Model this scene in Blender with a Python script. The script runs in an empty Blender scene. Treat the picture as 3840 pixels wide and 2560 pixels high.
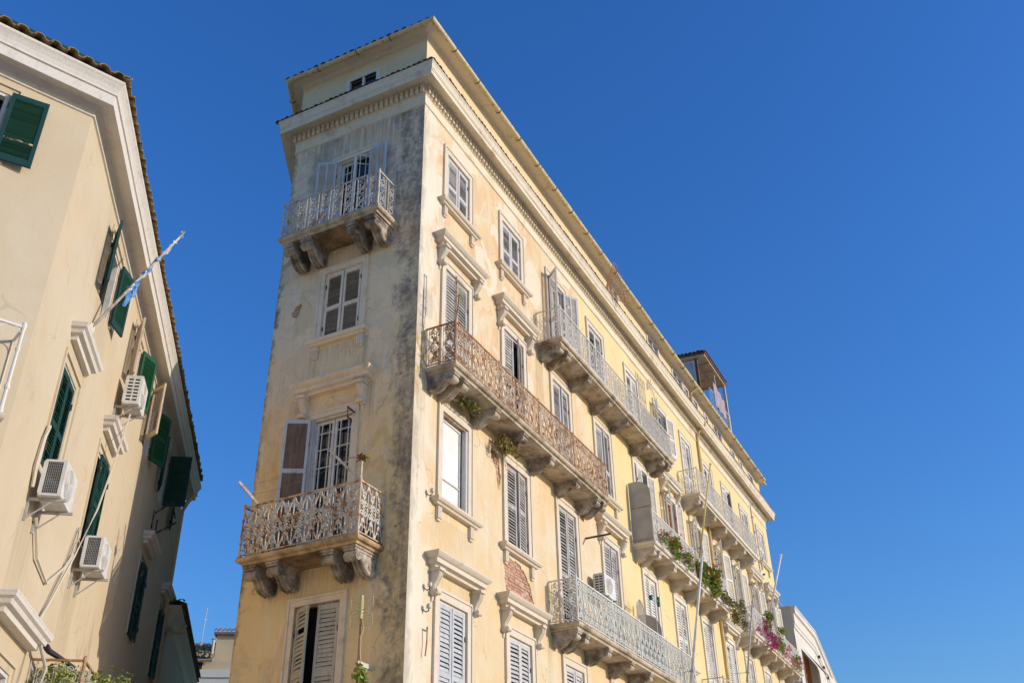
import bpy, math, random
from mathutils import Matrix, Vector
random.seed(7)
R_ = math.radians
sc = bpy.context.scene
COL = sc.collection

# ------------------------------------------------------------------ camera
CAM_LOC = Vector((-15.1633, -9.6992, 1.6))
def set_camera():
    yaw, pit, rol = R_(26.0857), R_(31.5879), R_(-1.2646)
    f = Vector((math.cos(yaw)*math.cos(pit), math.sin(yaw)*math.cos(pit), math.sin(pit)))
    r = Vector((math.sin(yaw), -math.cos(yaw), 0)); u = r.cross(f)
    r2 = r*math.cos(rol) + u*math.sin(rol); u2 = -r*math.sin(rol) + u*math.cos(rol)
    M = Matrix((r2, u2, -f)).transposed().to_4x4(); M.translation = CAM_LOC
    cd = bpy.data.cameras.new('camera'); c = bpy.data.objects.new('camera', cd)
    cd.sensor_width = 36; cd.lens = 34.71; cd.clip_start = .1; cd.clip_end = 3000
    c.matrix_world = M; COL.objects.link(c); sc.camera = c
set_camera()
# ------------------------------------------------------------------ sky, sun, exposure
SUN = Vector((.27, -1, .30)).normalized()
w = bpy.data.worlds.new("World"); sc.world = w; w.use_nodes = True
nt = w.node_tree; bg = nt.nodes['Background']; sky = nt.nodes.new('ShaderNodeTexSky')
sky.sky_type = 'NISHITA'; sky.sun_disc = False
sky.sun_elevation = math.asin(SUN.z); sky.sun_rotation = math.atan2(SUN.x, SUN.y)
sky.air_density = 1.5; sky.dust_density = 0.8; sky.ozone_density = 8.0; sky.altitude = 0
bg.inputs[1].default_value = .15
hs = nt.nodes.new('ShaderNodeHueSaturation'); hs.inputs['Hue'].default_value = .5125; hs.inputs['Saturation'].default_value = 1.10; hs.inputs['Value'].default_value = 1.03
nt.links.new(sky.outputs[0], hs.inputs['Color']); nt.links.new(hs.outputs[0], bg.inputs[0])
sd = bpy.data.lights.new('sun', 'SUN'); sd.energy = 2.4; sd.angle = R_(.5); sd.color = (1, .885, .765)
so = bpy.data.objects.new('sun', sd); COL.objects.link(so)
so.rotation_euler = SUN.to_track_quat('Z', 'Y').to_euler()
vs = sc.view_settings
vs.view_transform = 'Standard'; vs.look = 'None'; vs.gamma = 1; vs.exposure = .49
sc.cycles.max_bounces = 6; sc.cycles.diffuse_bounces = 4; sc.cycles.use_denoising = True

# ------------------------------------------------------------------ material helpers
class G:
    def __init__(s, name):
        s.m = bpy.data.materials.new(name); s.m.use_nodes = True
        s.t = s.m.node_tree; s.t.nodes.clear()
        s.out = s.n('ShaderNodeOutputMaterial'); s.b = s.n('ShaderNodeBsdfPrincipled')
        s.l(s.b.outputs[0], s.out.inputs[0]); s.b.inputs['Roughness'].default_value = .85
        s.b.inputs['Specular IOR Level'].default_value = .25
    def n(s, t): return s.t.nodes.new(t)
    def l(s, a, b): s.t.links.new(a, b)
    def _in(s, sock, v):
        if hasattr(v, 'links') or hasattr(v, 'is_linked'): s.l(v, sock)
        elif isinstance(v, (tuple, list)) and len(v) == 3 and sock.type == 'RGBA': sock.default_value = (*v, 1)
        else: sock.default_value = v
    def obj(s): return s.n('ShaderNodeTexCoord').outputs['Object']
    def pos(s): return s.n('ShaderNodeNewGeometry').outputs['Position']
    def rnd(s): return s.n('ShaderNodeObjectInfo').outputs['Random']
    def sep(s, v):
        x = s.n('ShaderNodeSeparateXYZ'); s.l(v, x.inputs[0]); return x.outputs
    def scl(s, v, sc_, off=(0, 0, 0)):
        m = s.n('ShaderNodeMapping'); s.l(v, m.inputs[0]); m.inputs['Scale'].default_value = sc_; m.inputs['Location'].default_value = off
        return m.outputs[0]
    def noise(s, v, scale, detail=4, rough=.55, dist=0):
        x = s.n('ShaderNodeTexNoise'); s.l(v, x.inputs['Vector']); x.inputs['Scale'].default_value = scale
        x.inputs['Detail'].default_value = detail; x.inputs['Roughness'].default_value = rough; x.inputs['Distortion'].default_value = dist
        return x.outputs['Fac']
    def vor(s, v, scale):
        x = s.n('ShaderNodeTexVoronoi'); s.l(v, x.inputs['Vector']); x.inputs['Scale'].default_value = scale
        return x.outputs['Distance']
    def math(s, op, a, b=0., c=None):
        x = s.n('ShaderNodeMath'); x.operation = op; s._in(x.inputs[0], a); s._in(x.inputs[1], b)
        if c is not None: s._in(x.inputs[2], c)
        return x.outputs[0]
    def mr(s, v, a, b, c=0., d=1., smooth=True):
        x = s.n('ShaderNodeMapRange'); s._in(x.inputs['Value'], v)
        if smooth: x.interpolation_type = 'SMOOTHSTEP'
        for k, q in zip(('From Min', 'From Max', 'To Min', 'To Max'), (a, b, c, d)): x.inputs[k].default_value = q
        return x.outputs[0]
    def mix(s, f, a, b, mode='MIX'):
        x = s.n('ShaderNodeMix'); x.data_type = 'RGBA'; x.blend_type = mode
        s._in(x.inputs[0], f); s._in(x.inputs[6], a); s._in(x.inputs[7], b); return x.outputs[2]
    def mul(s, a, b): return s.math('MULTIPLY', a, b)
    def add(s, a, b): return s.math('ADD', a, b)
    def bump(s, h, strength=.3, dist=.02):
        x = s.n('ShaderNodeBump'); s._in(x.inputs['Height'], h); x.inputs['Strength'].default_value = strength; x.inputs['Distance'].default_value = dist
        s.l(x.outputs[0], s.b.inputs['Normal'])
    def streaks(s, c, x, z, o, items, colour):
        """run-off stains: (u0, u1, z of the ledge, length, strength) fading downwards"""
        n = s.noise(s.scl(o, (9, 1, .22), (3, 1, 1)), 2.0, 5, .65); tot = None
        for u0, u1, zt, L, k in items:
            e = min(.12, (u1-u0)*.3)
            a = s.mul(s.mr(x, u0, u0+e), s.mr(x, u1-e, u1, 1, 0)); b = s.mul(s.mr(z, zt-L, zt, 0, 1, False), s.math('LESS_THAN', z, zt))
            q = s.mul(s.mul(a, b), k); tot = q if tot is None else s.math('MAXIMUM', tot, q)
        return s.mix(s.mul(tot, s.mr(n, .36, .64, .15, 1)), c, colour)
    def cracks(s, c, o, scale, colour, k=.7, off=(0, 0, 0)):
        w_ = s.n('ShaderNodeTexVoronoi'); w_.feature = 'DISTANCE_TO_EDGE'; w_.inputs['Scale'].default_value = scale
        nz = s.n('ShaderNodeTexNoise'); s.l(o, nz.inputs['Vector']); nz.inputs['Scale'].default_value = 3.; nz.inputs['Detail'].default_value = 6
        v = s.n('ShaderNodeVectorMath'); v.operation = 'MULTIPLY_ADD'; s.l(nz.outputs['Color'], v.inputs[0]); v.inputs[1].default_value = (.55, 0, .55); s.l(s.scl(o, (1, .01, 1), off), v.inputs[2]); s.l(v.outputs[0], w_.inputs['Vector'])
        m = s.mul(s.mr(w_.outputs['Distance'], .004, .012, 1, 0), s.mr(s.noise(o, .9, 3, .5), .52, .60))
        return s.mix(s.mul(m, k), c, colour)
    def col(s, c): s._in(s.b.inputs['Base Color'], c)
    def done(s, rough=None, metal=None, spec=None):
        if rough is not None: s.b.inputs['Roughness'].default_value = rough
        if metal is not None: s.b.inputs['Metallic'].default_value = metal
        if spec is not None: s.b.inputs['Specular IOR Level'].default_value = spec
        return s.m

def simple(name, c, c2=None, scale=6, rough=.8, spec=.25, bump=.15, c3=None, lo=.4, hi=.62, var=0.):
    """paint or stone: base colour with worn patches c2 and finer specks c3, by position"""
    g = G(name); p = g.pos(); k = c
    if c2: k = g.mix(g.mr(g.noise(p, scale, 5, .6, .4), lo, hi), k, c2)
    if c3: k = g.mix(g.mr(g.noise(p, scale*3.1, 5, .65), .56, .66), k, c3)
    if var: k = g.mix(g.math('MULTIPLY', g.rnd(), var), k, (k[0]*.4, k[1]*.35, k[2]*.3) if isinstance(k, tuple) else (.1, .08, .06))
    g.col(k)
    if bump: g.bump(g.noise(p, scale*6, 3), bump, .01)
    return g.done(rough, spec=spec)

def stucco_right():
    g = G('stucco_street'); o = g.obj(); x, y, z = g.sep(o)
    big = g.noise(o, .55, 5, .6, .6); mid = g.noise(g.scl(o, (1, 1, .55), (3, 0, 7)), 1.5, 6, .62, .8)
    streak = g.noise(g.scl(o, (2.2, 1, .35), (1, 5, 2)), 2.2, 5, .62, .4)
    c = g.mix(g.mr(big, .38, .62), (.69, .515, .28), (.69, .57, .375))
    c = g.mix(g.mul(g.mr(mid, .45, .60), g.mr(z, 10.5, 14.5, .3, .95)), c, (.68, .445, .25))
    c = g.mix(g.mul(g.mr(streak, .54, .68), .6), c, (.70, .61, .45))
    # pale newer render patches with edges of their own
    patch = g.noise(g.scl(o, (1, 1, .8), (13, 0, 1)), .9, 3, .45, 1.2)
    c = g.mix(g.mul(g.mr(patch, .565, .585), g.mr(z, 11, 16, .2, .8)), c, (.73, .64, .49))
    # plain yellow paint of the farther houses in the row
    far = g.mr(g.add(g.add(x, g.mul(big, 3.)), g.mul(g.mr(z, 8, 19), 2.)), 12.4, 13.6)
    yel = g.mix(g.mr(g.noise(g.scl(o, (1, 1, .3)), 1.1, 5, .6), .35, .7), (.75, .575, .265), (.75, .61, .325))
    c = g.mix(g.mul(far, .93), c, yel)
    # lichen and bleaching beside the corner
    edge = g.mr(g.add(x, g.mul(mid, 1.6)), .9, 1.9, 1, 0)
    c = g.mix(g.mul(edge, .75), c, (.76, .70, .57))
    grime = g.mr(g.add(x, g.mul(g.noise(g.scl(o, (1, 1, .5), (4, 4, 4)), 3.2, 7, .7, .4), 1.1)), .52, .82, 1, 0)
    c = g.mix(g.mul(grime, .6), c, (.36, .30, .22))
    li = g.mul(g.mul(g.mr(x, .28, .5, 1, 0), g.mr(g.add(z, mid), 11.7, 12.7)), g.mul(g.mr(g.add(z, mid), 14.2, 13.3), g.mr(g.noise(o, 6, 5, .7), .42, .6)))
    c = g.mix(g.mul(li, .9), c, (.48, .30, .03))
    bay_ = (.95, 3.95, 6.95, 10.05)
    c = g.streaks(c, x, z, o, [(u-.2, u+.15, 16.9, 1.5, .5) for u in bay_[:2]]+[(u+1.4, u+1.75, 16.9, 1.5, .5) for u in bay_[:2]]+[(u-.35, u+.0, 15.8, 2.2, .5) for u in bay_[:2]]+[(u-.2, u+1.7, 9.1, 1.1, .4) for u in bay_[:2]]+[(.0, .5, 12.1, 3., .6), (6.0, 6.6, 15.9, 3.2, .8), (6.1, 6.5, 8.0, 3., .6), (.5, 3., 7.9, .8, .3)], (.44, .32, .17))
    c = g.cracks(c, o, .8, (.40, .28, .16), .5)
    spots = g.mr(g.noise(o, 17, 3, .6), .70, .75)
    c = g.mix(g.mul(spots, .5), c, (.30, .23, .15))
    pin = g.mr(g.vor(g.scl(o, (1, 1, .8)), 2.3), .025, .05, 1, 0)
    c = g.mix(g.mul(pin, .85), c, (.20, .14, .09))
    g.col(c); g.bump(g.add(g.noise(o, 9, 8, .65), g.mul(g.noise(o, 1.3, 3), 2.5)), .35, .03)
    return g.done(.9)

def stucco_narrow():
    g = G('stucco_narrow_end'); o = g.obj(); x, y, z = g.sep(o)   # x runs from -3.98 to 0
    big = g.noise(o, .8, 6, .62, .8); st = g.noise(g.scl(o, (1.8, 1, .30), (2, 0, 3)), 2.4, 7, .66, .5); fine = g.noise(o, 7, 8, .7, .3)
    blot = g.noise(g.scl(o, (1, 1, .75), (11, 3, 5)), 1.9, 7, .66, .6)
    low = g.mr(g.add(z, g.mul(big, 5.)), 11.5, 19.5, 1, 0)
    c = g.mix(g.mr(big, .40, .60), (.88, .68, .44), (.84, .65, .44))
    c = g.mix(g.mul(low, .85), c, (.88, .64, .31))
    c = g.mix(g.mul(g.mr(st, .50, .66), .8), c, (.86, .72, .51))
    # thick old render coat at the top, broken away along an irregular line
    coat = g.noise(g.scl(o, (.9, 1, .9), (7, 0, 3)), 1.0, 4, .55, 1.5)
    c = g.mix(g.mul(g.mr(coat, .52, .53), g.mr(z, 16.9, 17.9, 0, .75)), c, (.62, .53, .45))
    c = g.mix(g.mul(g.mr(coat, .455, .445), .28), c, (.62, .48, .31))
    c = g.mix(g.mul(g.mr(blot, .57, .62), .28), c, (.60, .46, .30))
    # black weathering down the right corner, wider towards the top, thin on the left edge
    wig = g.add(g.mul(g.add(st, fine), .55), g.mul(g.add(blot, big), .85))
    dk = g.mr(g.add(g.add(x, wig), g.mr(z, 13., 17.5, .05, .22, False)), .72, 1.20)
    speck = g.mr(g.add(g.add(g.mul(fine, .45), g.mul(blot, .3)), g.mul(st, .35)), .44, .66, .16, 1)
    c = g.mix(g.mul(g.mul(dk, speck), .88), c, (.17, .135, .095))
    lf = g.mr(g.add(x, g.mul(g.add(fine, blot), .5)), -3.56, -3.36, 1, 0)
    c = g.mix(g.mul(lf, .8), c, (.11, .085, .055))
    top = g.mul(g.mr(g.add(z, g.mul(fine, 1.6)), 16.0, 18.6), g.mr(g.add(g.mul(st, .5), g.mul(blot, .5)), .46, .62))
    c = g.mix(g.mul(top, .55), c, (.26, .22, .17))
    och = g.mul(g.mr(g.noise(g.scl(o, (1, 1, .6), (9, 1, 4)), 1.4, 5, .6, 1), .56, .66), g.mr(z, 6, 15, .75, .3))
    c = g.mix(och, c, (.68, .44, .16))
    drip = g.mul(g.mr(g.noise(g.scl(o, (5, 1, .35), (1, 1, 9)), 2.2, 5, .65), .60, .72), .35)
    c = g.mix(drip, c, (.42, .32, .21))
    c = g.streaks(c, x, z, o, [(-3.6, -.5, 19.6, 1.3, .75), (-3.5, -.55, 15.9, 1.2, .35), (-2.85, -2.55, 13.2, 1.5, .7), (-1.5, -1.2, 13.2, 1.7, .7), (-2.8, -1.3, 13.2, .7, .45), (-3.3, -2.9, 12.0, 1.8, .6), (-1.2, -.95, 12.0, 1.5, .6), (-3.45, -.55, 8.05, 1.0, .5)], (.30, .235, .15))
    c = g.cracks(c, o, .9, (.27, .20, .13), .5)
    pin = g.mr(g.vor(g.scl(o, (1, 1, .8)), 1.7), .03, .055, 1, 0)
    c = g.mix(g.mul(pin, .8), c, (.20, .12, .07))
    g.col(c); g.bump(g.add(g.add(fine, g.mul(st, 1.2)), g.mul(g.mr(coat, .51, .54), .8)), .45, .03)
    return g.done(.92)

def stucco_left():
    g = G('stucco_beige'); o = g.obj(); x, y, z = g.sep(o)
    big = g.noise(o, .5, 5, .6, .5); st = g.noise(g.scl(o, (1.6, 1, .3)), 1.7, 5, .6, .3)
    c = g.mix(g.mr(big, .36, .64), (.60, .50, .345), (.57, .455, .295))
    c = g.mix(g.mul(g.mr(st, .55, .7), .5), c, (.52, .425, .28))
    dirt = g.mul(g.mr(g.noise(g.scl(o, (1, 1, .6), (5, 5, 5)), 1.3, 7, .68, .5), .56, .70), g.mr(z, 4.5, 11, .8, .12))
    c = g.mix(g.mul(dirt, .8), c, (.36, .29, .19))
    c = g.streaks(c, x, z, o, [(1.3, 2.3, 6.7, 2.2, .75), (4.4, 5.4, 6.8, 2.2, .75), (4.9, 5.7, 10.0, 1.6, .6), (1.4, 3.0, 9.4, .5, .3), (1.5, 1.75, 7.4, 1.6, .6), (2.4, 3.5, 10.8, 1.2, .4), (5.4, 6.4, 10.8, 1., .4), (8., 9., 10.8, 1.4, .5), (-2.2, -1., 10.9, 1.4, .45), (0, 9, 12.5, .5, .3)], (.40, .32, .20))
    c = g.cracks(c, o, .6, (.40, .31, .20), .4)
    pk = g.mul(g.mr(g.noise(g.scl(o, (1, 1, .35), (2, 8, 1)), 1.1, 4, .6, .5), .58, .68), .35)
    c = g.mix(pk, c, (.66, .47, .29))
    pin = g.mr(g.vor(g.scl(o, (1, 1, .8)), 1.1), .018, .03, 1, 0)
    c = g.mix(g.mul(pin, .7), c, (.30, .20, .11))
    g.col(c); g.bump(g.add(g.noise(o, 10, 7, .65), g.mul(st, .8)), .22, .02)
    return g.done(.9)

def louvre_paint(name, c, worn, amount, dirt=(.22, .19, .15)):
    g = G(name); p = g.pos()
    k = g.mix(g.mul(g.mr(g.noise(g.scl(p, (3, 3, .8)), 4, 6, .65, .3), .62-amount*.3, .74-amount*.3), .85), c, worn)
    k = g.mix(g.mul(g.mr(g.noise(p, 23, 4, .6), .60, .72), .45), k, dirt)
    k = g.mix(g.mul(g.rnd(), .16), k, tuple(v*.55 for v in worn))
    g.col(k); g.bump(g.noise(g.scl(p, (8, 8, 40)), 3, 3), .15, .004)
    return g.done(.6, spec=.3)

def iron(name, c, rust):
    g = G(name); p = g.pos()
    k = g.mix(g.mr(g.noise(p, 5.5, 6, .68, .4), .66-rust*.34, .76-rust*.34), c, (.38, .165, .055))
    k = g.mix(g.mul(g.mr(g.noise(p, 17, 4, .6), .6, .7), .5*rust), k, (.14, .055, .02))
    g.col(k); g.bump(g.noise(p, 60, 3), .2, .003)
    return g.done(.65, spec=.3)

def stone(name, c, dark, amount):
    g = G(name); p = g.pos()
    n1 = g.noise(p, 1.9, 8, .72); n2 = g.noise(g.scl(p, (1, 1, .45)), 7, 7, .7); n3 = g.noise(p, 31, 5, .7)
    k = g.mix(g.mul(g.mr(n1, .64-amount*.32, .84-amount*.2), .9), c, dark)
    k = g.mix(g.mul(g.mr(n2, .50, .74), .45), k, tuple(v*.62 for v in c))
    k = g.mix(g.mul(g.mr(n3, .54, .70), .30), k, tuple(v*.5 for v in dark))
    k = g.mix(g.mul(g.mr(g.noise(p, 1.3, 4), .56, .7), .5*amount), k, (.44, .29, .11))
    g.col(k); g.bump(g.add(n2, n3), .4, .01)
    return g.done(.92)

M = {}
M['right'] = stucco_right(); M['narrow'] = stucco_narrow(); M['left'] = stucco_left()
M['trim'] = stone('trim_plaster', (.62, .55, .44), (.40, .33, .24), .22)
M['trim_far'] = stone('trim_paint', (.72, .64, .51), (.54, .47, .37), .06)
M['surround'] = stone('window_surround', (.68, .585, .45), (.48, .38, .26), .25)
M['sur_n'] = stone('window_surround_grey', (.80, .66, .48), (.44, .34, .22), .36)
M['cornice'] = stone('cornice_plaster', (.74, .64, .47), (.38, .28, .17), .42)
M['cornice_w'] = stone('cornice_white', (.68, .62, .53), (.42, .36, .28), .2)
M['bracket'] = stone('bracket_stone', (.60, .51, .39), (.10, .065, .035), .88)
M['bracket_c'] = stone('bracket_painted', (.64, .56, .45), (.40, .32, .22), .5)
M['slab'] = stone('slab_stone', (.60, .50, .36), (.17, .12, .065), .8)
M['slab_n'] = stone('slab_stained', (.64, .46, .25), (.20, .12, .05), .85)
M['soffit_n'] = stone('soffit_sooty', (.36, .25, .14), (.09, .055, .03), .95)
M['soffit'] = stone('soffit_flaking', (.60, .50, .36), (.19, .12, .06), .75)
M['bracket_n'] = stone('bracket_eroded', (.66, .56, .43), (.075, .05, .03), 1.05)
M['attic'] = simple('attic_plaster', (.72, .58, .35), (.68, .53, .31), 1.3, .9, c3=(.60, .52, .38))
M['eave'] = stone('eave_plaster', (.76, .65, .46), (.34, .27, .18), .3)
M['gutter'] = simple('gutter_paint', (.66, .55, .31), (.58, .46, .24), 3, .5, .4, .05, c3=(.34, .17, .05))
M['clip'] = simple('gutter_clip_rust', (.20, .10, .05), (.12, .06, .03), 9, .8)
M['tile'] = simple('tile_clay', (.34, .17, .09), (.16, .11, .07), 5, .9, c3=(.40, .33, .14), var=.5)
M['tile_l'] = simple('tile_lichen', (.42, .27, .12), (.26, .19, .08), 6, .9, c3=(.46, .38, .16), var=.4)
M['sh_pale'] = louvre_paint('shutter_pale_grey', (.56, .54, .51), (.48, .45, .40), .3)
M['sh_white'] = louvre_paint('shutter_white', (.72, .68, .60), (.64, .59, .50), .1)
M['sh_worn'] = louvre_paint('shutter_worn_grey', (.52, .51, .49), (.36, .32, .27), .75)
M['sh_beige'] = louvre_paint('shutter_beige', (.54, .50, .40), (.44, .38, .28), .4)
M['sh_blue'] = louvre_paint('shutter_blue_grey', (.53, .545, .55), (.46, .43, .38), .4)
M['sh_cream'] = louvre_paint('shutter_peeling_cream', (.50, .41, .29), (.22, .165, .11), 1.0)
M['sh_green'] = louvre_paint('shutter_green', (.007, .055, .030), (.014, .05, .03), .2, (.05, .12, .09))
M['sh_teal'] = louvre_paint('shutter_teal_frame', (.007, .048, .042), (.022, .06, .055), .15, (.05, .10, .10))
M['sh_bright'] = louvre_paint('shutter_bright_green', (.010, .085, .037), (.02, .08, .04), .25, (.06, .10, .07))
M['sh_tan'] = louvre_paint('shutter_tan', (.50, .40, .28), (.40, .30, .20), .4)
M['sh_brown'] = louvre_paint('shutter_bare_wood', (.20, .125, .08), (.13, .08, .05), .5, (.10, .07, .05))
M['sh_slate'] = louvre_paint('meeting_stile_slate', (.20, .21, .25), (.30, .28, .26), .4)
M['rustwood'] = simple('frame_rust_brown', (.30, .17, .10), (.40, .33, .26), 6, .8)
M['paint'] = simple('joinery_white', (.70, .65, .57), (.58, .55, .49), 5, .6, .3, .05)
M['iron_w'] = iron('iron_white_paint', (.74, .69, .60), .16)
M['iron_n'] = iron('iron_cream_flaking', (.58, .53, .44), .40)
M['iron_r'] = iron('iron_rusted', (.62, .47, .31), .55)
M['iron_rail'] = iron('iron_rust_rail', (.44, .30, .19), .72)
M['iron_g'] = iron('iron_green_white', (.66, .66, .57), .14)
M['iron_d'] = iron('iron_dark', (.05, .04, .035), .4)
M['brick'] = simple('brick_clay', (.54, .24, .13), (.62, .40, .28), 9, .95, c3=(.66, .54, .42), var=.35)
M['mortar'] = simple('mortar', (.52, .40, .29), (.40, .28, .18), 8, .95)
def glass():
    g = G('window_glass'); g.col((.015, .017, .02)); return g.done(.06, spec=.6)
M['glass'] = glass()
M['dark'] = simple('dark_interior', (.012, .011, .010), bump=0)
M['blind'] = simple('white_blind', (.80, .78, .74), (.74, .70, .64), 2, .8)
M['curtain'] = simple('pale_curtain', (.50, .50, .53), (.40, .40, .44), 2, .9)
M['orange'] = simple('orange_curtain', (.52, .16, .03), (.42, .12, .02), 3, .9)
M['ac'] = simple('ac_casing', (.70, .68, .63), (.62, .58, .50), 6, .5, .4, .03)
M['coil'] = simple('ac_coil', (.045, .075, .085), (.03, .05, .06), 20, .5)
M['steel'] = simple('galvanised_steel', (.45, .44, .42), (.36, .33, .29), 8, .5, .5, .05)
M['pale_wood'] = simple('weathered_pole', (.62, .56, .47), (.42, .35, .27), 7, .8)
M['wire'] = simple('wire_grey', (.25, .23, .20), bump=0)
M['cable'] = simple('cable_cream', (.62, .55, .42), bump=0)
M['ceramic'] = simple('insulator_ceramic', (.62, .60, .55), (.4, .36, .3), 20, .4, .5, 0)
M['leaf'] = simple('leaf_green', (.24, .32, .055), (.34, .38, .09), 5, .6, .3, 0, c3=(.16, .17, .05))
M['leaf_d'] = simple('leaf_olive', (.18, .18, .055), (.27, .22, .08), 5, .6, .3, 0, c3=(.20, .14, .06))
M['weed'] = simple('weed_dry', (.24, .19, .05), (.32, .23, .08), 4, .8, .2, 0, c3=(.08, .10, .02))
M['red'] = simple('petal_red', (.62, .035, .02), (.70, .12, .06), 9, .6, .3, 0)
M['pink'] = simple('petal_pink', (.62, .19, .22), (.66, .30, .26), 9, .6, .3, 0)
M['magenta'] = simple('petal_magenta', (.46, .03, .18), (.52, .11, .24), 9, .6, .3, 0)
M['terracotta'] = simple('pot_clay', (.40, .17, .08), (.32, .13, .06), 6, .8)
M['grey_panel'] = simple('panel_grey', (.42, .395, .37), (.36, .34, .32), 2.5, .6, .3, .04)
M['yellow_pole'] = simple('pole_yellow', (.72, .50, .10), (.66, .52, .22), 4, .5)
M['white_pole'] = simple('pole_white', (.74, .73, .71), (.62, .58, .52), 4, .45)
M['far_white'] = simple('far_wall_white', (.70, .66, .58), (.66, .60, .50), 1.2, .9)
M['far_cream'] = simple('far_wall_cream', (.66, .50, .30), (.60, .47, .28), 1.2, .9)
M['far_grey'] = simple('far_wall_grey', (.60, .55, .47), (.54, .49, .42), 1.2, .9)  # grey wall colour, also used for coping, post and flue
M['brown_wood'] = simple('pavilion_wood', (.15, .06, .04), (.22, .10, .07), 5, .7)
M['pav_ply'] = simple('pavilion_ceiling', (.60, .49, .33), (.50, .40, .26), 3, .8)
M['cloth_mauve'] = simple('cloth_mauve', (.34, .28, .30), (.42, .35, .37), 5, .9)
M['flag_white'] = simple('flag_white', (.62, .66, .70), (.50, .52, .55), 8, .8)
M['flag_blue'] = simple('flag_blue', (.10, .26, .55), (.16, .34, .62), 8, .8)
M['verdigris'] = simple('finial_verdigris', (.30, .38, .34), (.42, .44, .38), 20, .6)
M['red_iron'] = simple('railing_red', (.26, .05, .04), (.20, .04, .03), 6, .6)
M['awning'] = simple('awning_cream', (.72, .66, .54), (.66, .60, .48), 2, .9)
M['feather'] = simple('feather_dark', (.035, .033, .035), (.06, .05, .05), 20, .8)
M['antenna_y'] = simple('antenna_yellowed', (.56, .52, .26), (.46, .42, .22), 20, .5, .4, 0)
M['plastic_green'] = simple('plastic_green', (.02, .16, .09), bump=0)
M['net'] = simple('reed_screen', (.50, .44, .34), (.36, .30, .22), 14, .9)
M['yellow_pipe'] = simple('downpipe_yellow', (.70, .51, .23), (.62, .44, .19), 2, .6)
M['purple'] = simple('violet_reflection_and_stem', (.045, .032, .055), bump=0)  # pane reflection put into the colour; the hanging stem shares it
def ground_mat():
    g = G('paving'); p = g.pos(); c = g.mix(g.mr(g.noise(p, .8, 6, .6), .35, .65), (.56, .49, .38), (.46, .40, .31))
    g.col(c); g.bump(g.noise(p, 8, 5), .3, .02); return g.done(.9)
M['ground'] = ground_mat()
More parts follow.
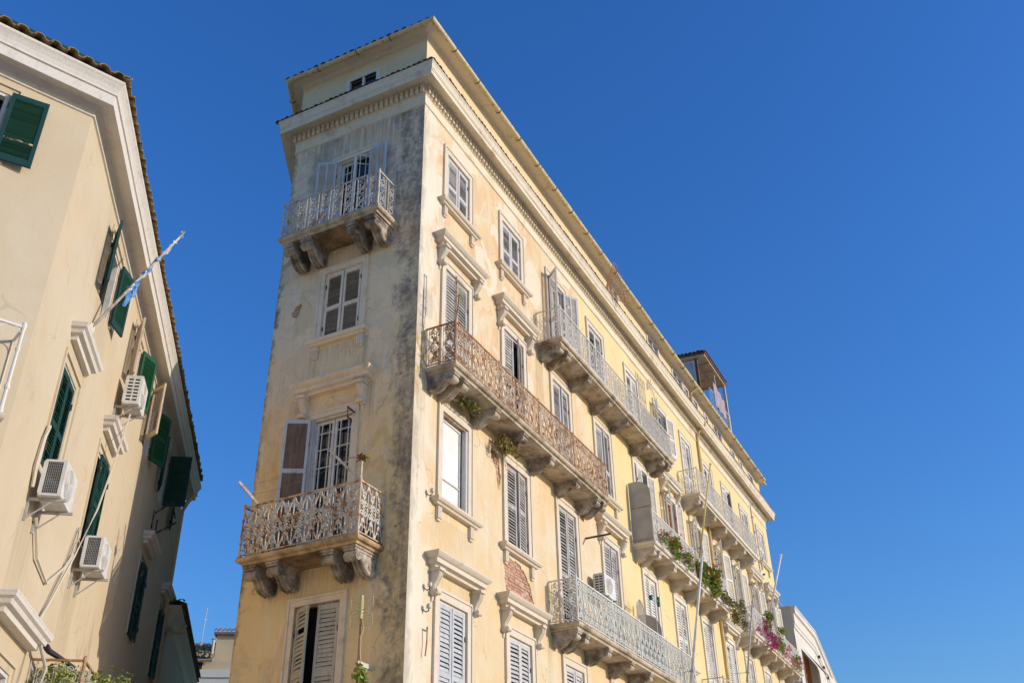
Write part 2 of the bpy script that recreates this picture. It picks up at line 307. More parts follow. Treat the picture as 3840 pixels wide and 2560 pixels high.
# ------------------------------------------------------------------ mesh helpers
class MB:
    def __init__(s): s.v = []; s.f = []
    def quad(s, a, b, c, d):
        n = len(s.v); s.v += [tuple(a), tuple(b), tuple(c), tuple(d)]; s.f.append((n, n+1, n+2, n+3))
    def poly(s, pts):
        n = len(s.v); s.v += [tuple(p) for p in pts]; s.f.append(tuple(range(n, n+len(pts))))
    def box(s, x0, x1, y0, y1, z0, z1, M_=None):
        p = [(x, y, z) for x in (x0, x1) for y in (y0, y1) for z in (z0, z1)]
        if M_ is not None: p = [tuple(M_ @ Vector(q)) for q in p]
        n = len(s.v); s.v += p
        for f in ((0, 1, 3, 2), (4, 6, 7, 5), (0, 4, 5, 1), (2, 3, 7, 6), (0, 2, 6, 4), (1, 5, 7, 3)): s.f.append(tuple(n+i for i in f))
        return s
    def prism(s, pts, d0, d1, place):
        """closed outline pts (a,b) swept between d0 and d1; place(a,b,d) gives the point"""
        n = len(pts); A = [place(a, b, d0) for a, b in pts]; B = [place(a, b, d1) for a, b in pts]
        k = len(s.v); s.v += [tuple(p) for p in A+B]
        s.f.append(tuple(range(k, k+n))[::-1]); s.f.append(tuple(range(k+n, k+2*n)))
        for i in range(n):
            j = (i+1) % n; s.f.append((k+i, k+j, k+n+j, k+n+i))
        return s
    def tube(s, pts, r, sides=4, cap=True, r2=None):
        pts = [Vector(p) for p in pts]; k0 = len(s.v); m = len(pts); up = Vector((0, 0, 1))
        for i, p in enumerate(pts):
            t = (pts[min(i+1, m-1)]-pts[max(i-1, 0)]);
            t = t.normalized() if t.length > 1e-9 else Vector((0, 0, 1))
            a = t.cross(up if abs(t.z) < .95 else Vector((0, 1, 0))).normalized(); b = t.cross(a)
            rr = r if r2 is None else r+(r2-r)*i/max(m-1, 1)
            for q in range(sides):
                an = 2*math.pi*(q+.5)/sides; s.v.append(tuple(p+a*rr*math.cos(an)+b*rr*math.sin(an)))
        for i in range(m-1):
            for q in range(sides):
                q2 = (q+1) % sides; a = k0+i*sides
                s.f.append((a+q, a+q2, a+sides+q2, a+sides+q))
        if cap:
            s.f.append(tuple(range(k0, k0+sides))[::-1]); s.f.append(tuple(range(k0+(m-1)*sides, k0+m*sides)))
        return s
    def lathe(s, prof, cx=0, cy=0, n=8):
        k = len(s.v)
        for r, z in prof:
            for i in range(n):
                a = 2*math.pi*i/n; s.v.append((cx+r*math.cos(a), cy+r*math.sin(a), z))
        for j in range(len(prof)-1):
            for i in range(n):
                i2 = (i+1) % n; s.f.append((k+j*n+i, k+j*n+i2, k+(j+1)*n+i2, k+(j+1)*n+i))
        s.f.append(tuple(range(k, k+n))[::-1]); s.f.append(tuple(range(k+(len(prof)-1)*n, k+len(prof)*n)))
        return s
    def wavy(s, path, prof, step=.9, amp=.007, seed=1):
        """sweep with slightly uneven run, as in hand-run plaster"""
        rr = random.Random(seed); k = len(s.v); s.sweep(path, prof) if step is None else None
        P = [Vector(p) for p in path]; Q = []
        for a, b in zip(P, P[1:]):
            n = max(1, int((b-a).length/step)); Q += [a+(b-a)*(i/n) for i in range(n)]
        Q.append(P[-1]); m = len(prof); s.sweep([tuple(q) for q in Q], prof)
        cor = {(round(p.x, 4), round(p.y, 4)) for p in P}
        for i in range(len(Q)):
            if (round(Q[i].x, 4), round(Q[i].y, 4)) in cor: continue
            dz = rr.uniform(-amp, amp)
            for j in range(m):
                x, y, z = s.v[k+i*m+j]; e = rr.uniform(-amp, amp)*.6; s.v[k+i*m+j] = (x+e, y+e, z+dz+rr.uniform(-amp, amp)*.4)
        return s
    def sweep(s, path, prof, caps=True):
        """profile (offset outwards, z) carried along a plan polyline with mitred corners (outside on the right hand)"""
        P = [Vector(p) for p in path]; n = len(P); nor = []
        for i in range(n-1):
            d = (P[i+1]-P[i]).normalized(); nor.append(Vector((d.y, -d.x)))
        mi = [nor[0]]
        for i in range(1, n-1):
            b = (nor[i-1]+nor[i]).normalized(); mi.append(b/max(.3, b.dot(nor[i])))
        mi.append(nor[-1]); k = len(s.v); m = len(prof)
        for i in range(n):
            for o, z in prof:
                q = P[i]+mi[i]*o; s.v.append((q.x, q.y, z))
        for i in range(n-1):
            for j in range(m-1):
                a = k+i*m+j; s.f.append((a, a+m, a+m+1, a+1))
        if caps:
            s.f.append(tuple(range(k, k+m))); s.f.append(tuple(range(k+(n-1)*m, k+n*m))[::-1])
        return s
    def shelf(s, x0, x1, depth, prof):
        """slab against a wall (y=0, outside is -y): rings for profile (inset, z) plus bottom and top"""
        k = len(s.v)
        for o, z in prof:
            s.v += [(x0+o, 0, z), (x0+o, -depth+o, z), (x1-o, -depth+o, z), (x1-o, 0, z)]
        m = len(prof)
        for j in range(m-1):
            for i in range(3):
                a = k+j*4+i; s.f.append((a, a+1, a+5, a+4))
            s.f.append((k+j*4+3, k+j*4, k+j*4+4, k+j*4+7))
        s.f.append((k+3, k+2, k+1, k)); e = k+(m-1)*4; s.f.append((e, e+1, e+2, e+3))
        return s
    def add(s, o, M_):
        k = len(s.v); s.v += [tuple(M_ @ Vector(p)) for p in o.v]; s.f += [tuple(k+i for i in f) for f in o.f]
    def mesh(s, name, mats, smooth=False):
        me = bpy.data.meshes.new(name); me.from_pydata(s.v, [], s.f); me.update()
        for m in (mats if isinstance(mats, (list, tuple)) else [mats]): me.materials.append(M[m] if isinstance(m, str) else m)
        if smooth: me.shade_smooth()
        return me

def link(name, data, parent=None, loc=(0, 0, 0), rz=0, kind=None, label=None, cat=None, group=None, rot=None):
    o = bpy.data.objects.new(name, data); COL.objects.link(o); o.location = loc
    o.rotation_euler = rot if rot is not None else (0, 0, rz)
    if parent is not None: o.parent = parent
    if kind: o['kind'] = kind
    if label: o['label'] = label
    if cat: o['category'] = cat
    if group: o['group'] = group
    return o
def part(name, mb, mat, parent, loc=(0, 0, 0), rz=0, smooth=False, **k):
    return link(name, mb.mesh(name, mat, smooth), parent, loc, rz, **k)
def thing(name, label, cat, loc=(0, 0, 0), rz=0, group=None):
    return link(name, None, None, loc, rz, 'thing', label, cat, group)

class Face:
    """a facade: u runs left to right as seen from the street, v inwards, z up"""
    def __init__(s, root, ox, oy, th):
        s.root = root; s.o = Vector((ox, oy, 0)); s.th = th; s.c, s.s = math.cos(th), math.sin(th); s.holes = []
        s.rel = s.o-Vector(root.location)
    def pt(s, u, v, z): return s.rel+Vector((s.c*u-s.s*v, s.s*u+s.c*v, z))
    def wpt(s, u, v, z): return s.o+Vector((s.c*u-s.s*v, s.s*u+s.c*v, z))
    def part(s, name, mb, mat, u=0, v=0, z=0, **k):
        return part(name, mb, mat, s.root, s.pt(u, v, z), s.th, **k)
    def inst(s, name, me, u, v, z, **k):
        return link(name, me, s.root, s.pt(u, v, z), s.th, **k)
    def wall(s, name, u0, u1, z0, z1, mat, depth=.22, blobs=()):
        mb = MB(); H = s.holes
        us = sorted({u0, u1, *[h[0] for h in H], *[h[1] for h in H]}); zs = sorted({z0, z1, *[h[2] for h in H], *[h[3] for h in H]})
        us = [u for u in us if u0 <= u <= u1]; zs = [z for z in zs if z0 <= z <= z1]
        for a, b in zip(us, us[1:]):
            for c, d in zip(zs, zs[1:]):
                m, n = (a+b)/2, (c+d)/2
                if any(h[0] < m < h[1] and h[2] < n < h[3] for h in H): continue
                mb.quad((a, 0, c), (b, 0, c), (b, 0, d), (a, 0, d))
        for a, b, c, d, *bl in H:
            if bl:                                            # broken plaster: ring from the rectangle to a ragged outline
                pts = bl[0]; cx = sum(p[0] for p in pts)/len(pts); cz = sum(p[1] for p in pts)/len(pts); n = len(pts); outer = []
                pts = sorted(pts, key=lambda p: math.atan2(p[1]-cz, p[0]-cx))
                for px, pz in pts:
                    dx, dz = px-cx, pz-cz; t = 1e9
                    if dx > 1e-6: t = min(t, (b-cx)/dx)
                    if dx < -1e-6: t = min(t, (a-cx)/dx)
                    if dz > 1e-6: t = min(t, (d-cz)/dz)
                    if dz < -1e-6: t = min(t, (c-cz)/dz)
                    outer.append((cx+dx*t, cz+dz*t))
                cor = [(a, c), (b, c), (b, d), (a, d)]
                ang = lambda p: math.atan2(p[1]-cz, p[0]-cx)
                for i in range(n):
                    j = (i+1) % n; o1, o2 = outer[i], outer[j]; extra = []
                    a1, a2 = ang(o1), ang(o2); span = (a2-a1) % (2*math.pi)
                    for q in cor:
                        dd = (ang(q)-a1) % (2*math.pi)
                        if 1e-4 < dd < span-1e-4: extra.append((dd, q))
                    ring = [o1]+[q for _, q in sorted(extra)]+[o2]
                    mb.poly([(p[0], 0, p[1]) for p in ring]+[(pts[j][0], 0, pts[j][1]), (pts[i][0], 0, pts[i][1])])
                    mb.quad((pts[i][0], 0, pts[i][1]), (pts[j][0], 0, pts[j][1]), (pts[j][0], .04, pts[j][1]), (pts[i][0], .04, pts[i][1]))
                continue
            for p, q in (((a, c), (a, d)), ((a, d), (b, d)), ((b, d), (b, c)), ((b, c), (a, c))):
                mb.quad((p[0], 0, p[1]), (q[0], 0, q[1]), (q[0], depth, q[1]), (p[0], depth, p[1]))
        return s.part(name, mb, mat)

# ------------------------------------------------------------------ shared ornament
def arc(cx, cz, r, a0, a1, n=10): return [(cx+r*math.cos(R_(a0+(a1-a0)*i/n)), cz+r*math.sin(R_(a0+(a1-a0)*i/n))) for i in range(n+1)]
def spiral(cx, cz, r0, r1, a0, turns, n=16): return [(cx+(r0+(r1-r0)*i/n)*math.cos(R_(a0+360*turns*i/n)), cz+(r0+(r1-r0)*i/n)*math.sin(R_(a0+360*turns*i/n))) for i in range(n+1)]

def bracket_mesh(name, mat, L=.68, hh=.34, W=.2):
    """scrolled balcony bracket hanging below z=0, from the wall (y=0) out to y=-L"""
    H = .46; mb = MB(); pl = lambda a, b, d: (d, -a, b)
    mb.box(-W/2-.035, W/2+.035, -L-.02, 0, -.045, 0); mb.box(-W/2-.015, W/2+.015, -L, 0, -.095, -.047)
    r = .085; fx, fz = L-r-.03, -.1-r
    body = [(0, -.098), (L-.05, -.098), (L-.03, -.12)] + arc(fx, fz, r, 20, -95, 7)
    body += [(fx-.055, fz-.03), (fx-.10, fz-.01), (fx-.15, fz-.03), (fx-.20, fz-.085), (fx-.25, fz-.155), (fx-.31, fz-.215), (fx-.38, fz-.255), (.12, -H+.005), (.07, -H), (.03, -H+.03), (0, -H+.06)]
    mb.prism(body, -W/2, W/2, pl)
    # rounded fillets along the under side, and the two volutes
    under = body[10:-2]
    for dx in (-W/2+.03, 0, W/2-.03): mb.tube([(dx, -a, b) for a, b in under], .030, 6)
    mb.prism(arc(fx, fz, r+.008, 0, 342, 14), -W/2-.02, W/2+.02, pl)
    for sx in (-1, 1):
        x = sx*(W/2+.004)
        mb.tube([(x, -a, b) for a, b in spiral(.16, -H+.17, .125, .02, 200, 2.0, 22)], .014, 4)
        mb.tube([(x, -a, b) for a, b in arc(.30, -H+.30, .16, 200, 80, 7)], .014, 4)
        mb.tube([(x+sx*.018, -a, b) for a, b in spiral(fx, fz, .062, .012, 90, 1.6, 14)], .010, 4)
    k = hh/.46; mb.v = [(x, y, z*k) for x, y, z in mb.v]
    return mb.mesh(name, mat)
BR = bracket_mesh('bracket', 'bracket'); BRC = bracket_mesh('bracket_clean', 'bracket_c')
BRN = bracket_mesh('bracket_end', 'bracket_n', .74, .43, .24)

def console_mesh(mat, H=.52, D=.2, W=.14):
    mb = MB(); pl = lambda a, b, d: (d, -a, b)
    mb.box(-W/2-.03, W/2+.03, -D-.05, 0, -.06, 0)
    prof = [(0, -.06), (D, -.06), (D+.02, -.11), (D, -.17), (D-.05, -.25), (D-.10, -.33), (D-.115, -H+.1), (D-.09, -H+.05), (D-.10, -H), (.02, -H), (0, -H+.05)]
    mb.prism(prof, -W/2, W/2, pl)
    for dx in (-W/4, W/4): mb.tube([(dx, -a, b) for a, b in prof[1:9]], .014, 4)
    mb.prism(arc(D-.06, -H+.06, .05, 0, 330, 10), -W/2-.012, W/2+.012, pl)
    mb.prism([(0, -H), (.05, -H), (.03, -H-.10), (0, -H-.12)], -.03, .03, pl)
    return mb.mesh('hood_bracket', mat)
CON = console_mesh('surround'); CONN = console_mesh('sur_n')
HOODP = [(.20, 0), (.19, .05), (.12, .07), (.10, .075), (.10, .16), (.06, .18), (.02, .22), (0, .25), (0, .275)]
SILLP = [(.09, 0), (.07, .04), (.03, .05), (.0, .09), (0, .13), (.02, .145)]
def corbel_mesh(mat):
    mb = MB()
    for i in range(3): mb.box(-.075+i*.053, -.075+i*.053+.042, -.075, 0, -.26, 0)
    mb.box(-.08, .085, -.055, 0, -.255, -.01); mb.box(-.06, .065, -.05, 0, -.31, -.26)
    return mb.mesh('sill_corbel', mat)
COR = corbel_mesh('surround'); CORN = corbel_mesh('sur_n')

# iron patterns: polylines in a panel (x across, z up)
def pat_rings(w, h):
    P = [([(0, .02), (0, h)], .009), ([(w*.24, .02), (w*.24, h)], .009)]
    cx = w*.62; r = w*.17
    for z in (.16, .36, .56, .76): P.append((arc(cx, h*z, r, 0, 360, 12), .009))
    for sgn in (-1, 1):
        P.append((spiral(cx+sgn*r*.9, h*.26, r*.8, r*.2, 90 if sgn > 0 else 90, sgn*1.3, 14), .008))
        P.append((spiral(cx+sgn*r*.9, h*.66, r*.8, r*.2, 270, -sgn*1.3, 14), .008))
        P.append(([(cx+sgn*r*1.7, .08), (cx+sgn*r*1.7, h*.9)], .007))
    P.append((spiral(cx-r*.7, h*.88, r*.8, r*.15, 0, 1.4, 14), .008)); P.append((spiral(cx+r*.7, h*.06+r*.6, r*.8, r*.15, 180, 1.4, 14), .008))
    return P
def pat_vine(w, h, seed=1):
    rr = random.Random(seed); P = [([(0, .02), (0, h)], .010), ([(w*.16, .02), (w*.16, h)], .007)]
    for sx, x0 in ((1, w*.40), (-1, w*.78)):
        s = [(x0+sx*w*.13*math.sin(2*math.pi*(t/14)*1.6), .05+(h-.1)*t/14) for t in range(15)]; P.append((s, .010))
        for k in range(5):
            z = h*(.12+.19*k); d = sx if k % 2 else -sx
            P.append((spiral(x0+d*w*.13, z, w*.17, w*.04, 90+180*(k % 2), d*1.5, 14), .011))
            P.append((spiral(x0-d*w*.05, z+.07, w*.09, w*.03, rr.uniform(0, 360), -d*1.2, 8), .012))
    for k in range(4): P.append((arc(w*.58, h*(.14+.24*k), w*.10, 0, 360, 10), .010))
    return P
def pat_cast(w, h):
    P = []; cx = w/2
    P += [([(0, .02), (0, h)], .013), ([(cx, .06), (cx, h-.06)], .008)]
    for sg in (-1, 1):
        P.append(([(cx, h*.66), (cx+sg*w*.46, h*.97)], .014)); P.append(([(cx, h*.34), (cx+sg*w*.46, h*.03)], .014))
        for q in (-1, 1):
            P.append((spiral(cx+sg*w*.27, h*.5+q*h*.10, w*.21, w*.06, 90*q, q*sg*1.35, 14), .016))
            P.append((arc(cx+sg*w*.12, h*.5+q*h*.235, w*.08, 0, 360, 9), .014))
            P.append((spiral(cx+sg*w*.20, h*.5+q*h*.34, w*.10, w*.03, 0, sg*1.2, 10), .013))
            P.append((arc(cx+sg*w*.42, h*.5+q*h*.42, w*.055, 0, 360, 8), .012))
    for z in (.30, .38, .46, .54, .62, .70): P.append((arc(cx, h*z, w*.075, 0, 360, 8), .016))
    for z in (.22, .78, .5): P.append(([(cx-w*.22, h*z), (cx, h*(z+.035)), (cx+w*.22, h*z)], .015))
    for x in (0.0,): 
        for z in (.06, .93, .5): P.append((arc(x+.01, h*z, w*.09, 0, 360, 8), .013))
    return P
def pat_arch(w, h):
    P = [([(0, .02), (0, h)], .008)]
    P.append((arc(w/2, h-w/2, w/2, 0, 180, 10), .007)); P.append((arc(w*.5, h*.12, w*.16, 0, 360, 8), .006))
    return P
def iron_mesh(name, pat, mat):
    mb = MB()
    for pts, r in pat: mb.tube([(x, 0, z) for x, z in pts], r, 4)
    return mb.mesh(name, mat)
PANELS = {}
def panel(kind, w, h, mat):
    key = (kind, round(w, 2), round(h, 2), mat)
    if key not in PANELS:
        PANELS[key] = iron_mesh('railing_panel', {'rings': pat_rings, 'vine': pat_vine, 'cast': pat_cast, 'arch': pat_arch}[kind](w, h), mat)
    return PANELS[key]

def balcony(F, u0, u1, z, depth=.78, brackets=(), kind='vine', unit=.42, mat='iron_w', rail='iron_w', rh=1.0, slabmat='slab', br=None, posts=(), inset=.05, ends=(1, 1), brz=None, thick=.17):
    L = u1-u0; mb = MB()
    mb.shelf(0, L, depth, [(.10, -thick), (.085, -thick*.66), (.03, -thick*.62), (.004, -thick*.45), (0, -thick*.25), (.008, -thick*.08), (.03, 0)])
    b = F.part('balcony', mb, slabmat, u0, 0, z)
    for u in brackets: link('bracket', br or BR, b, (u-u0, 0, -thick-.012))
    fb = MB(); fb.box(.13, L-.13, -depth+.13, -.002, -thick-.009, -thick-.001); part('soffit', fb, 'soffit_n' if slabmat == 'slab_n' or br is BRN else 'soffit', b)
    x0, x1, y = inset, L-inset, -depth+inset
    n = max(1, round((x1-x0)/unit)); pw = (x1-x0)/n; h = rh-.06; me = panel(kind, pw, h, mat)
    for i in range(n): link('railing_panel', me, b, (x0+i*pw, y, .03))
    ne = max(1, round((depth-inset)/unit)); pe = (depth-inset-.02)/ne
    for side, x in ((0, x0), (1, x1)):
        if not ends[side]: continue
        mee = panel(kind, pe, h, mat)
        for i in range(ne): link('railing_panel', mee, b, (x, -.02-i*pe, .03), R_(-90))
    for nm, zz, t in (('handrail', rh-.02, .022), ('bottom_rail', .05, .014)):
        mb = MB(); pts = [(x0, y, zz), (x1, y, zz)]
        if ends[0]: pts = [(x0, 0, zz)]+pts
        if ends[1]: pts = pts+[(x1, 0, zz)]
        for a, c in zip(pts, pts[1:]): mb.tube([a, c], t, 4)
        part(nm, mb, rail, b)
    prof = [(.028, 0), (.034, .03), (.026, .05), (.022, .25), (.034, .27), (.034, .30), (.022, .32), (.020, .68), (.032, .71), (.020, .74), (.022, .93), (.03, .96), (.03, 1.0), (.012, 1.03)]
    for x in [x0, x1, *[p-u0 for p in posts]]:
        mb = MB(); mb.lathe([(r, zz*(rh+.02)) for r, zz in prof], 0, 0, 8); part('rail_post', mb, rail, b, (x, y, 0))
    return b

# ------------------------------------------------------------------ shutters and windows
SLAT_LEFT = {}; SLAT_STUFF = {}
SLATM = {}; WORN = ('sh_worn', 'sh_cream', 'sh_beige')
HINGE = MB().tube([(0, 0, -.05), (0, 0, .05)], .014, 5).mesh('hinge', 'iron_d')
def slat_mesh(w, mat, depth=.084, t=.009, tilt=69):
    key = (round(w, 3), mat, depth, tilt)
    if key not in SLATM:
        mb = MB(); mb.box(-w/2, w/2, -depth/2, depth/2, -t/2, t/2, Matrix.Rotation(R_(tilt), 4, 'X'))
        SLATM[key] = (mb, mb.mesh('slat', mat))
    return SLATM[key]
def shutter(F, u, v, z, w, h, side=1, ang=0, mat='sh_white', frame=None, pitch=.075, mids=(.45,), centre=False, own=False, stile=.075, solid=False, extra=None, drop=()):
    """leaf hinged at u; side=+1 lies to the right of the hinge when shut, ang swings it out over the street"""
    root = F.root; mb = MB(); t = .02; frame = frame or mat
    def bx(a, b, c, d, y0=-t, y1=t): mb.box(min(side*a, side*b), max(side*a, side*b), y0, y1, c, d)
    bx(.003, stile, 0, h); bx(w-stile, w-.003, 0, h)
    rails = [(0, .11), (h-.09, h)]+[(h*m-.05, h*m+.05) for m in mids]
    for a, b in rails: bx(stile, w-stile, a, b, -t+.002, t-.002)
    if centre: bx(w/2-.025, w/2+.025, .11, h-.09, -t+.001, t-.001)
    if solid:
        q = (w-2*stile)/3
        pass
    lt = random.uniform(-.22, .12); rz = F.th-side*R_(ang); loc = F.pt(u, v, z)
    o = part('shutter', mb, frame, root, loc, rz)
    for zz in (.18*h, .82*h): link('hinge', HINGE, o, (0, -.03, zz))
    if solid:
        q = (w-2*stile)/3
        for (a0, a1), (b0, b1) in zip(sorted(rails), sorted(rails)[1:]):
            for i in range(3):
                bb = MB(); x0, x1 = stile+i*q+.003, stile+(i+1)*q-.003; bb.box(min(side*x0, side*x1), max(side*x0, side*x1), -.009, .009, a1, b0); part('board', bb, mat, o)
    if not solid:
        cells = [(stile, w-stile)] if not centre else [(stile, w/2-.025), (w/2+.025, w-stile)]
        rs = sorted(rails)
        for (a0, a1), (b0, b1) in zip(rs, rs[1:]):
            n = max(1, int((b0-a1)/pitch)); p = (b0-a1)/n
            for c0, c1 in cells:
                sm, me = slat_mesh(c1-c0, mat, *((.058, .009, 48) if ang > 90 else ()))
                for i in range(n):
                    zz = a1+p*(i+.5); lc = (side*(c0+c1)/2, 0, zz)
                    if random.random() < (.014 if mat in WORN else .004): continue
                    left = SLAT_LEFT.setdefault(root.name, 296)
                    if own and left > 0:
                        SLAT_LEFT[root.name] = left-1
                        s = link('slat', me, o, lc); s.rotation_euler.x = lt+random.uniform(-.12, .12); s.rotation_euler.y = random.gauss(0, .02 if mat in WORN else .005)
                    else:
                        st = SLAT_STUFF.setdefault((root.name, mat), (root, MB()))[1]
                        Mx = Matrix.Translation(loc) @ Matrix.Rotation(rz, 4, 'Z') @ Matrix.Translation(lc) @ Matrix.Rotation(lt+random.uniform(-.12, .12), 4, 'X') @ Matrix.Rotation(random.gauss(0, .02 if mat in WORN else .005), 4, 'Y')
                        st.add(sm, Mx)
    return o
def flush_slats():
    done = {}
    for (rn, mat), (root, mb) in SLAT_STUFF.items():
        d = done.setdefault(rn, (root, MB(), [], []))
        k = len(d[1].v); d[1].v += mb.v; d[1].f += [tuple(k+i for i in f) for f in mb.f]
        d[2].append(mat); d[3].extend([len(d[2])-1]*len(mb.f))
    for rn, (root, mb, mats, idx) in done.items():
        me = mb.mesh('louvres', mats); me.polygons.foreach_set('material_index', idx)
        link('louvres', me, root, kind='stuff')

def window(F, u0, u1, z0, z1, mat='surround', fw=.2, sill=False, hood=False, back='dark', consoles=None, corb=None, step=.055, inner='paint', bottom=False, hood_ext=.36, hood_d=.33, sill_ext=.2, hoodgap=.06):
    """moulded surround with its opening in the wall; returns the part and the opening"""
    a, b, d = u0+fw, u1-fw, z1-fw
    F.holes.append((a, b, z0, d))
    mb = MB(); W = u1-u0; H = z1-z0
    # outer fillet and inner flat, each butted
    for x0, x1 in ((0, .05), (W-.05, W)): mb.box(x0, x1, -step, .0, 0, H)
    mb.box(.05, W-.05, -step, 0, H-.05, H)
    for x0, x1 in ((.05, fw), (W-fw, W-.05)): mb.box(x0, x1, -step*.6, .0, 0, H-.05)
    mb.box(fw, W-fw, -step*.6, 0, H-fw, H-.05)
    o = F.part('window', mb, mat, u0, 0, z0)
    fb = MB(); q = .045
    for x0, x1 in ((fw+.002, fw+q), (W-fw-q, W-fw-.002)): fb.box(x0, x1, .02, .10, 0, H-fw-.002)
    fb.box(fw+q, W-fw-q, .02, .10, H-fw-q, H-fw-.002)
    part('window_frame', fb, inner, o)
    pb = MB(); pb.quad((fw, .17, -.02), (W-fw, .17, -.02), (W-fw, .17, H-fw+.02), (fw, .17, H-fw+.02)); part('pane', pb, back, o)
    if sill:
        sb = MB(); sb.shelf(-sill_ext, W+sill_ext, .2, SILLP); part('sill', sb, mat, o, (0, 0, -.145))
        for x in (.08, W-.08): link('sill_corbel', corb or COR, o, (x, 0, -.145))
    if hood:
        hz = H+.50-.275+hoodgap-.06; hb = MB(); hb.shelf(-hood_ext, W+hood_ext, hood_d, HOODP); part('hood', hb, mat, o, (0, 0, hz))
        for x in (-.07, W+.07): link('hood_bracket', consoles or CON, o, (x, 0, hz-.004))
    return o, (a, b, z0, d)
def pair(F, op, mat, v=.03, angs=(0, 0), **k):
    a, b, z0, d = op; w = (b-a-.09)/2-.004
    for uu, sd_, an in ((a+.045, 1, angs[0]), (b-.045, -1, angs[1])):
        o = shutter(F, uu, v, z0+.01, w, d-z0-.06, sd_, an+abs(random.gauss(0, 1.6)), mat, **k); o.rotation_euler.y = random.uniform(-.006, .006)
def sash(parent, x0, x1, z0, z1, v, cols, rows, mat='paint', bar=.022, frame=.06):
    """glazed leaf: white frame and glazing bars in front of dark glass"""
    mb = MB()
    for a, b in ((x0, x0+frame), (x1-frame, x1)): mb.box(a, b, v-.02, v+.02, z0, z1)
    for a, b in ((z0, z0+frame), (z1-frame, z1)): mb.box(x0+frame, x1-frame, v-.019, v+.019, a, b)
    for c in cols: xx = x0+frame+(x1-x0-2*frame)*c; mb.box(xx-bar/2, xx+bar/2, v-.012, v+.012, z0+frame, z1-frame)
    for r in rows: zz = z0+frame+(z1-z0-2*frame)*r; mb.box(x0+frame, x1-frame, v-.011, v+.011, zz-bar/2, zz+bar/2)
    o = part('sash', mb, mat, parent)
    return o
# ------------------------------------------------------------------ ground
gb = MB(); gb.quad((-600, -600, 0), (900, -600, 0), (900, 900, 0), (-600, 900, 0))
part('ground', gb, 'ground', None, kind='structure')

# ------------------------------------------------------------------ the corner building
BLD = thing('corner_building', 'tall weathered cream corner building with iron balconies and narrow stained end', 'building')
FR = Face(BLD, 0, 0, 0); FN = Face(BLD, 0, 0, R_(-90))
EL = 33.62; NW = 3.98; LA = R_(29.2)
LEND = Vector((22*math.cos(LA), NW+22*math.sin(LA)))
PATH = [(LEND.x, LEND.y), (0, NW), (0, 0), (EL, 0), (EL, LEND.y)]
BL = [.95, 3.95, 6.95, 10.05, 13.4, 16.4, 19.45, 22.4, 25.2, 28.15, 31.1]; WW = 1.52
ZT, ZF4, ZF3, ZF2 = 19.06, 15.5, 11.72, 7.62
def bay(i): return BL[i-1], BL[i-1]+WW
def fmat(i): return 'surround' if i <= 4 else 'trim_far'

# top floor
for i in range(1, 12):
    a, b = bay(i); door = i in (3, 4, 5, 7, 8, 9)
    z0 = 15.99 if door else 17.2
    glass_back = 'glass' if i in (3, 6, 9, 10) else 'dark'
    o, op = window(FR, a, b, z0, ZT, fmat(i), sill=not door, back=glass_back)
    if i in (1, 2): pair(FR, op, 'sh_pale', own=True, pitch=.062)
    elif i == 3:
        sash(o, .26, .75, .02, 2.8, .12, (.5,), (.3, .6, .85)); sash(o, .77, 1.26, .02, 2.8, .12, (.5,), (.3, .6, .85))
        A, B, z, d = op
        shutter(FR, A+.03, -.03, z+.01, .54, d-z-.04, 1, 131, 'sh_pale', mids=(.42,), pitch=.075)
        shutter(FR, B-.03, -.03, z+.01, .54, d-z-.04, -1, 149, 'sh_pale', mids=(.42,), centre=True, pitch=.075)
    elif i == 6:
        sash(o, .25, .75, .02, 1.6, .12, (), (.5,)); sash(o, .77, 1.27, .02, 1.6, .12, (), (.5,))
        A, B, z, d = op
        shutter(FR, A+.03, -.06, z+.01, .54, d-z-.04, 1, 158, 'sh_white'); shutter(FR, B-.03, -.06, z+.01, .54, d-z-.04, -1, 166, 'sh_white')
    elif i == 9: pair(FR, op, 'sh_white', angs=(4, 22))
    elif i == 10: pair(FR, op, 'sh_white', angs=(4, 6))
    else: pair(FR, op, 'sh_white' if i > 4 else 'sh_pale', pitch=.065)
# fourth floor
for i in range(1, 12):
    a, b = bay(i); door = i not in (4, 8); z0 = 12.2 if door else 13.0 if i == 4 else 13.3
    hood = i in (1, 2, 6, 10, 11)
    o, op = window(FR, a, b, z0, ZF4, fmat(i), sill=not door, hood=hood, back='orange' if i == 6 else 'glass' if i > 6 else 'dark')
    A, B, z, d = op
    if i == 1: pair(FR, op, 'sh_worn', own=True, mids=(.38,), pitch=.085)
    elif i == 2: pair(FR, op, 'sh_worn', mids=(.38,), angs=(0, 17), pitch=.085)
    elif i in (3, 4): pair(FR, op, 'sh_pale', angs=(0, 5), mids=(.4,), pitch=.08)
    elif i == 5: pair(FR, op, 'sh_white', v=-.06, angs=(0, 168))
    else:
        w_ = .54
        shutter(FR, A+.03, -.06, z+.01, w_, d-z-.04, 1, 139+i % 4*3, 'sh_white', pitch=.085); shutter(FR, B-.03, -.06, z+.01, w_, d-z-.04, -1, 170-(i % 3)*3, 'sh_white', pitch=.085)
        sash(o, .25, .75, .02, d-z-.06, .10, (), (.35,)); sash(o, .77, 1.27, .02, d-z-.06, .10, (), (.35,))
        if i > 6:
            cb = MB(); n = 9
            for q in range(n): cb.box(.26+q*1.0/n, .26+(q+1)*1.0/n-.004, .145-.012*(q % 2), .155-.012*(q % 2), .02, d-z-.1)
            part('curtain', cb, 'curtain', o)
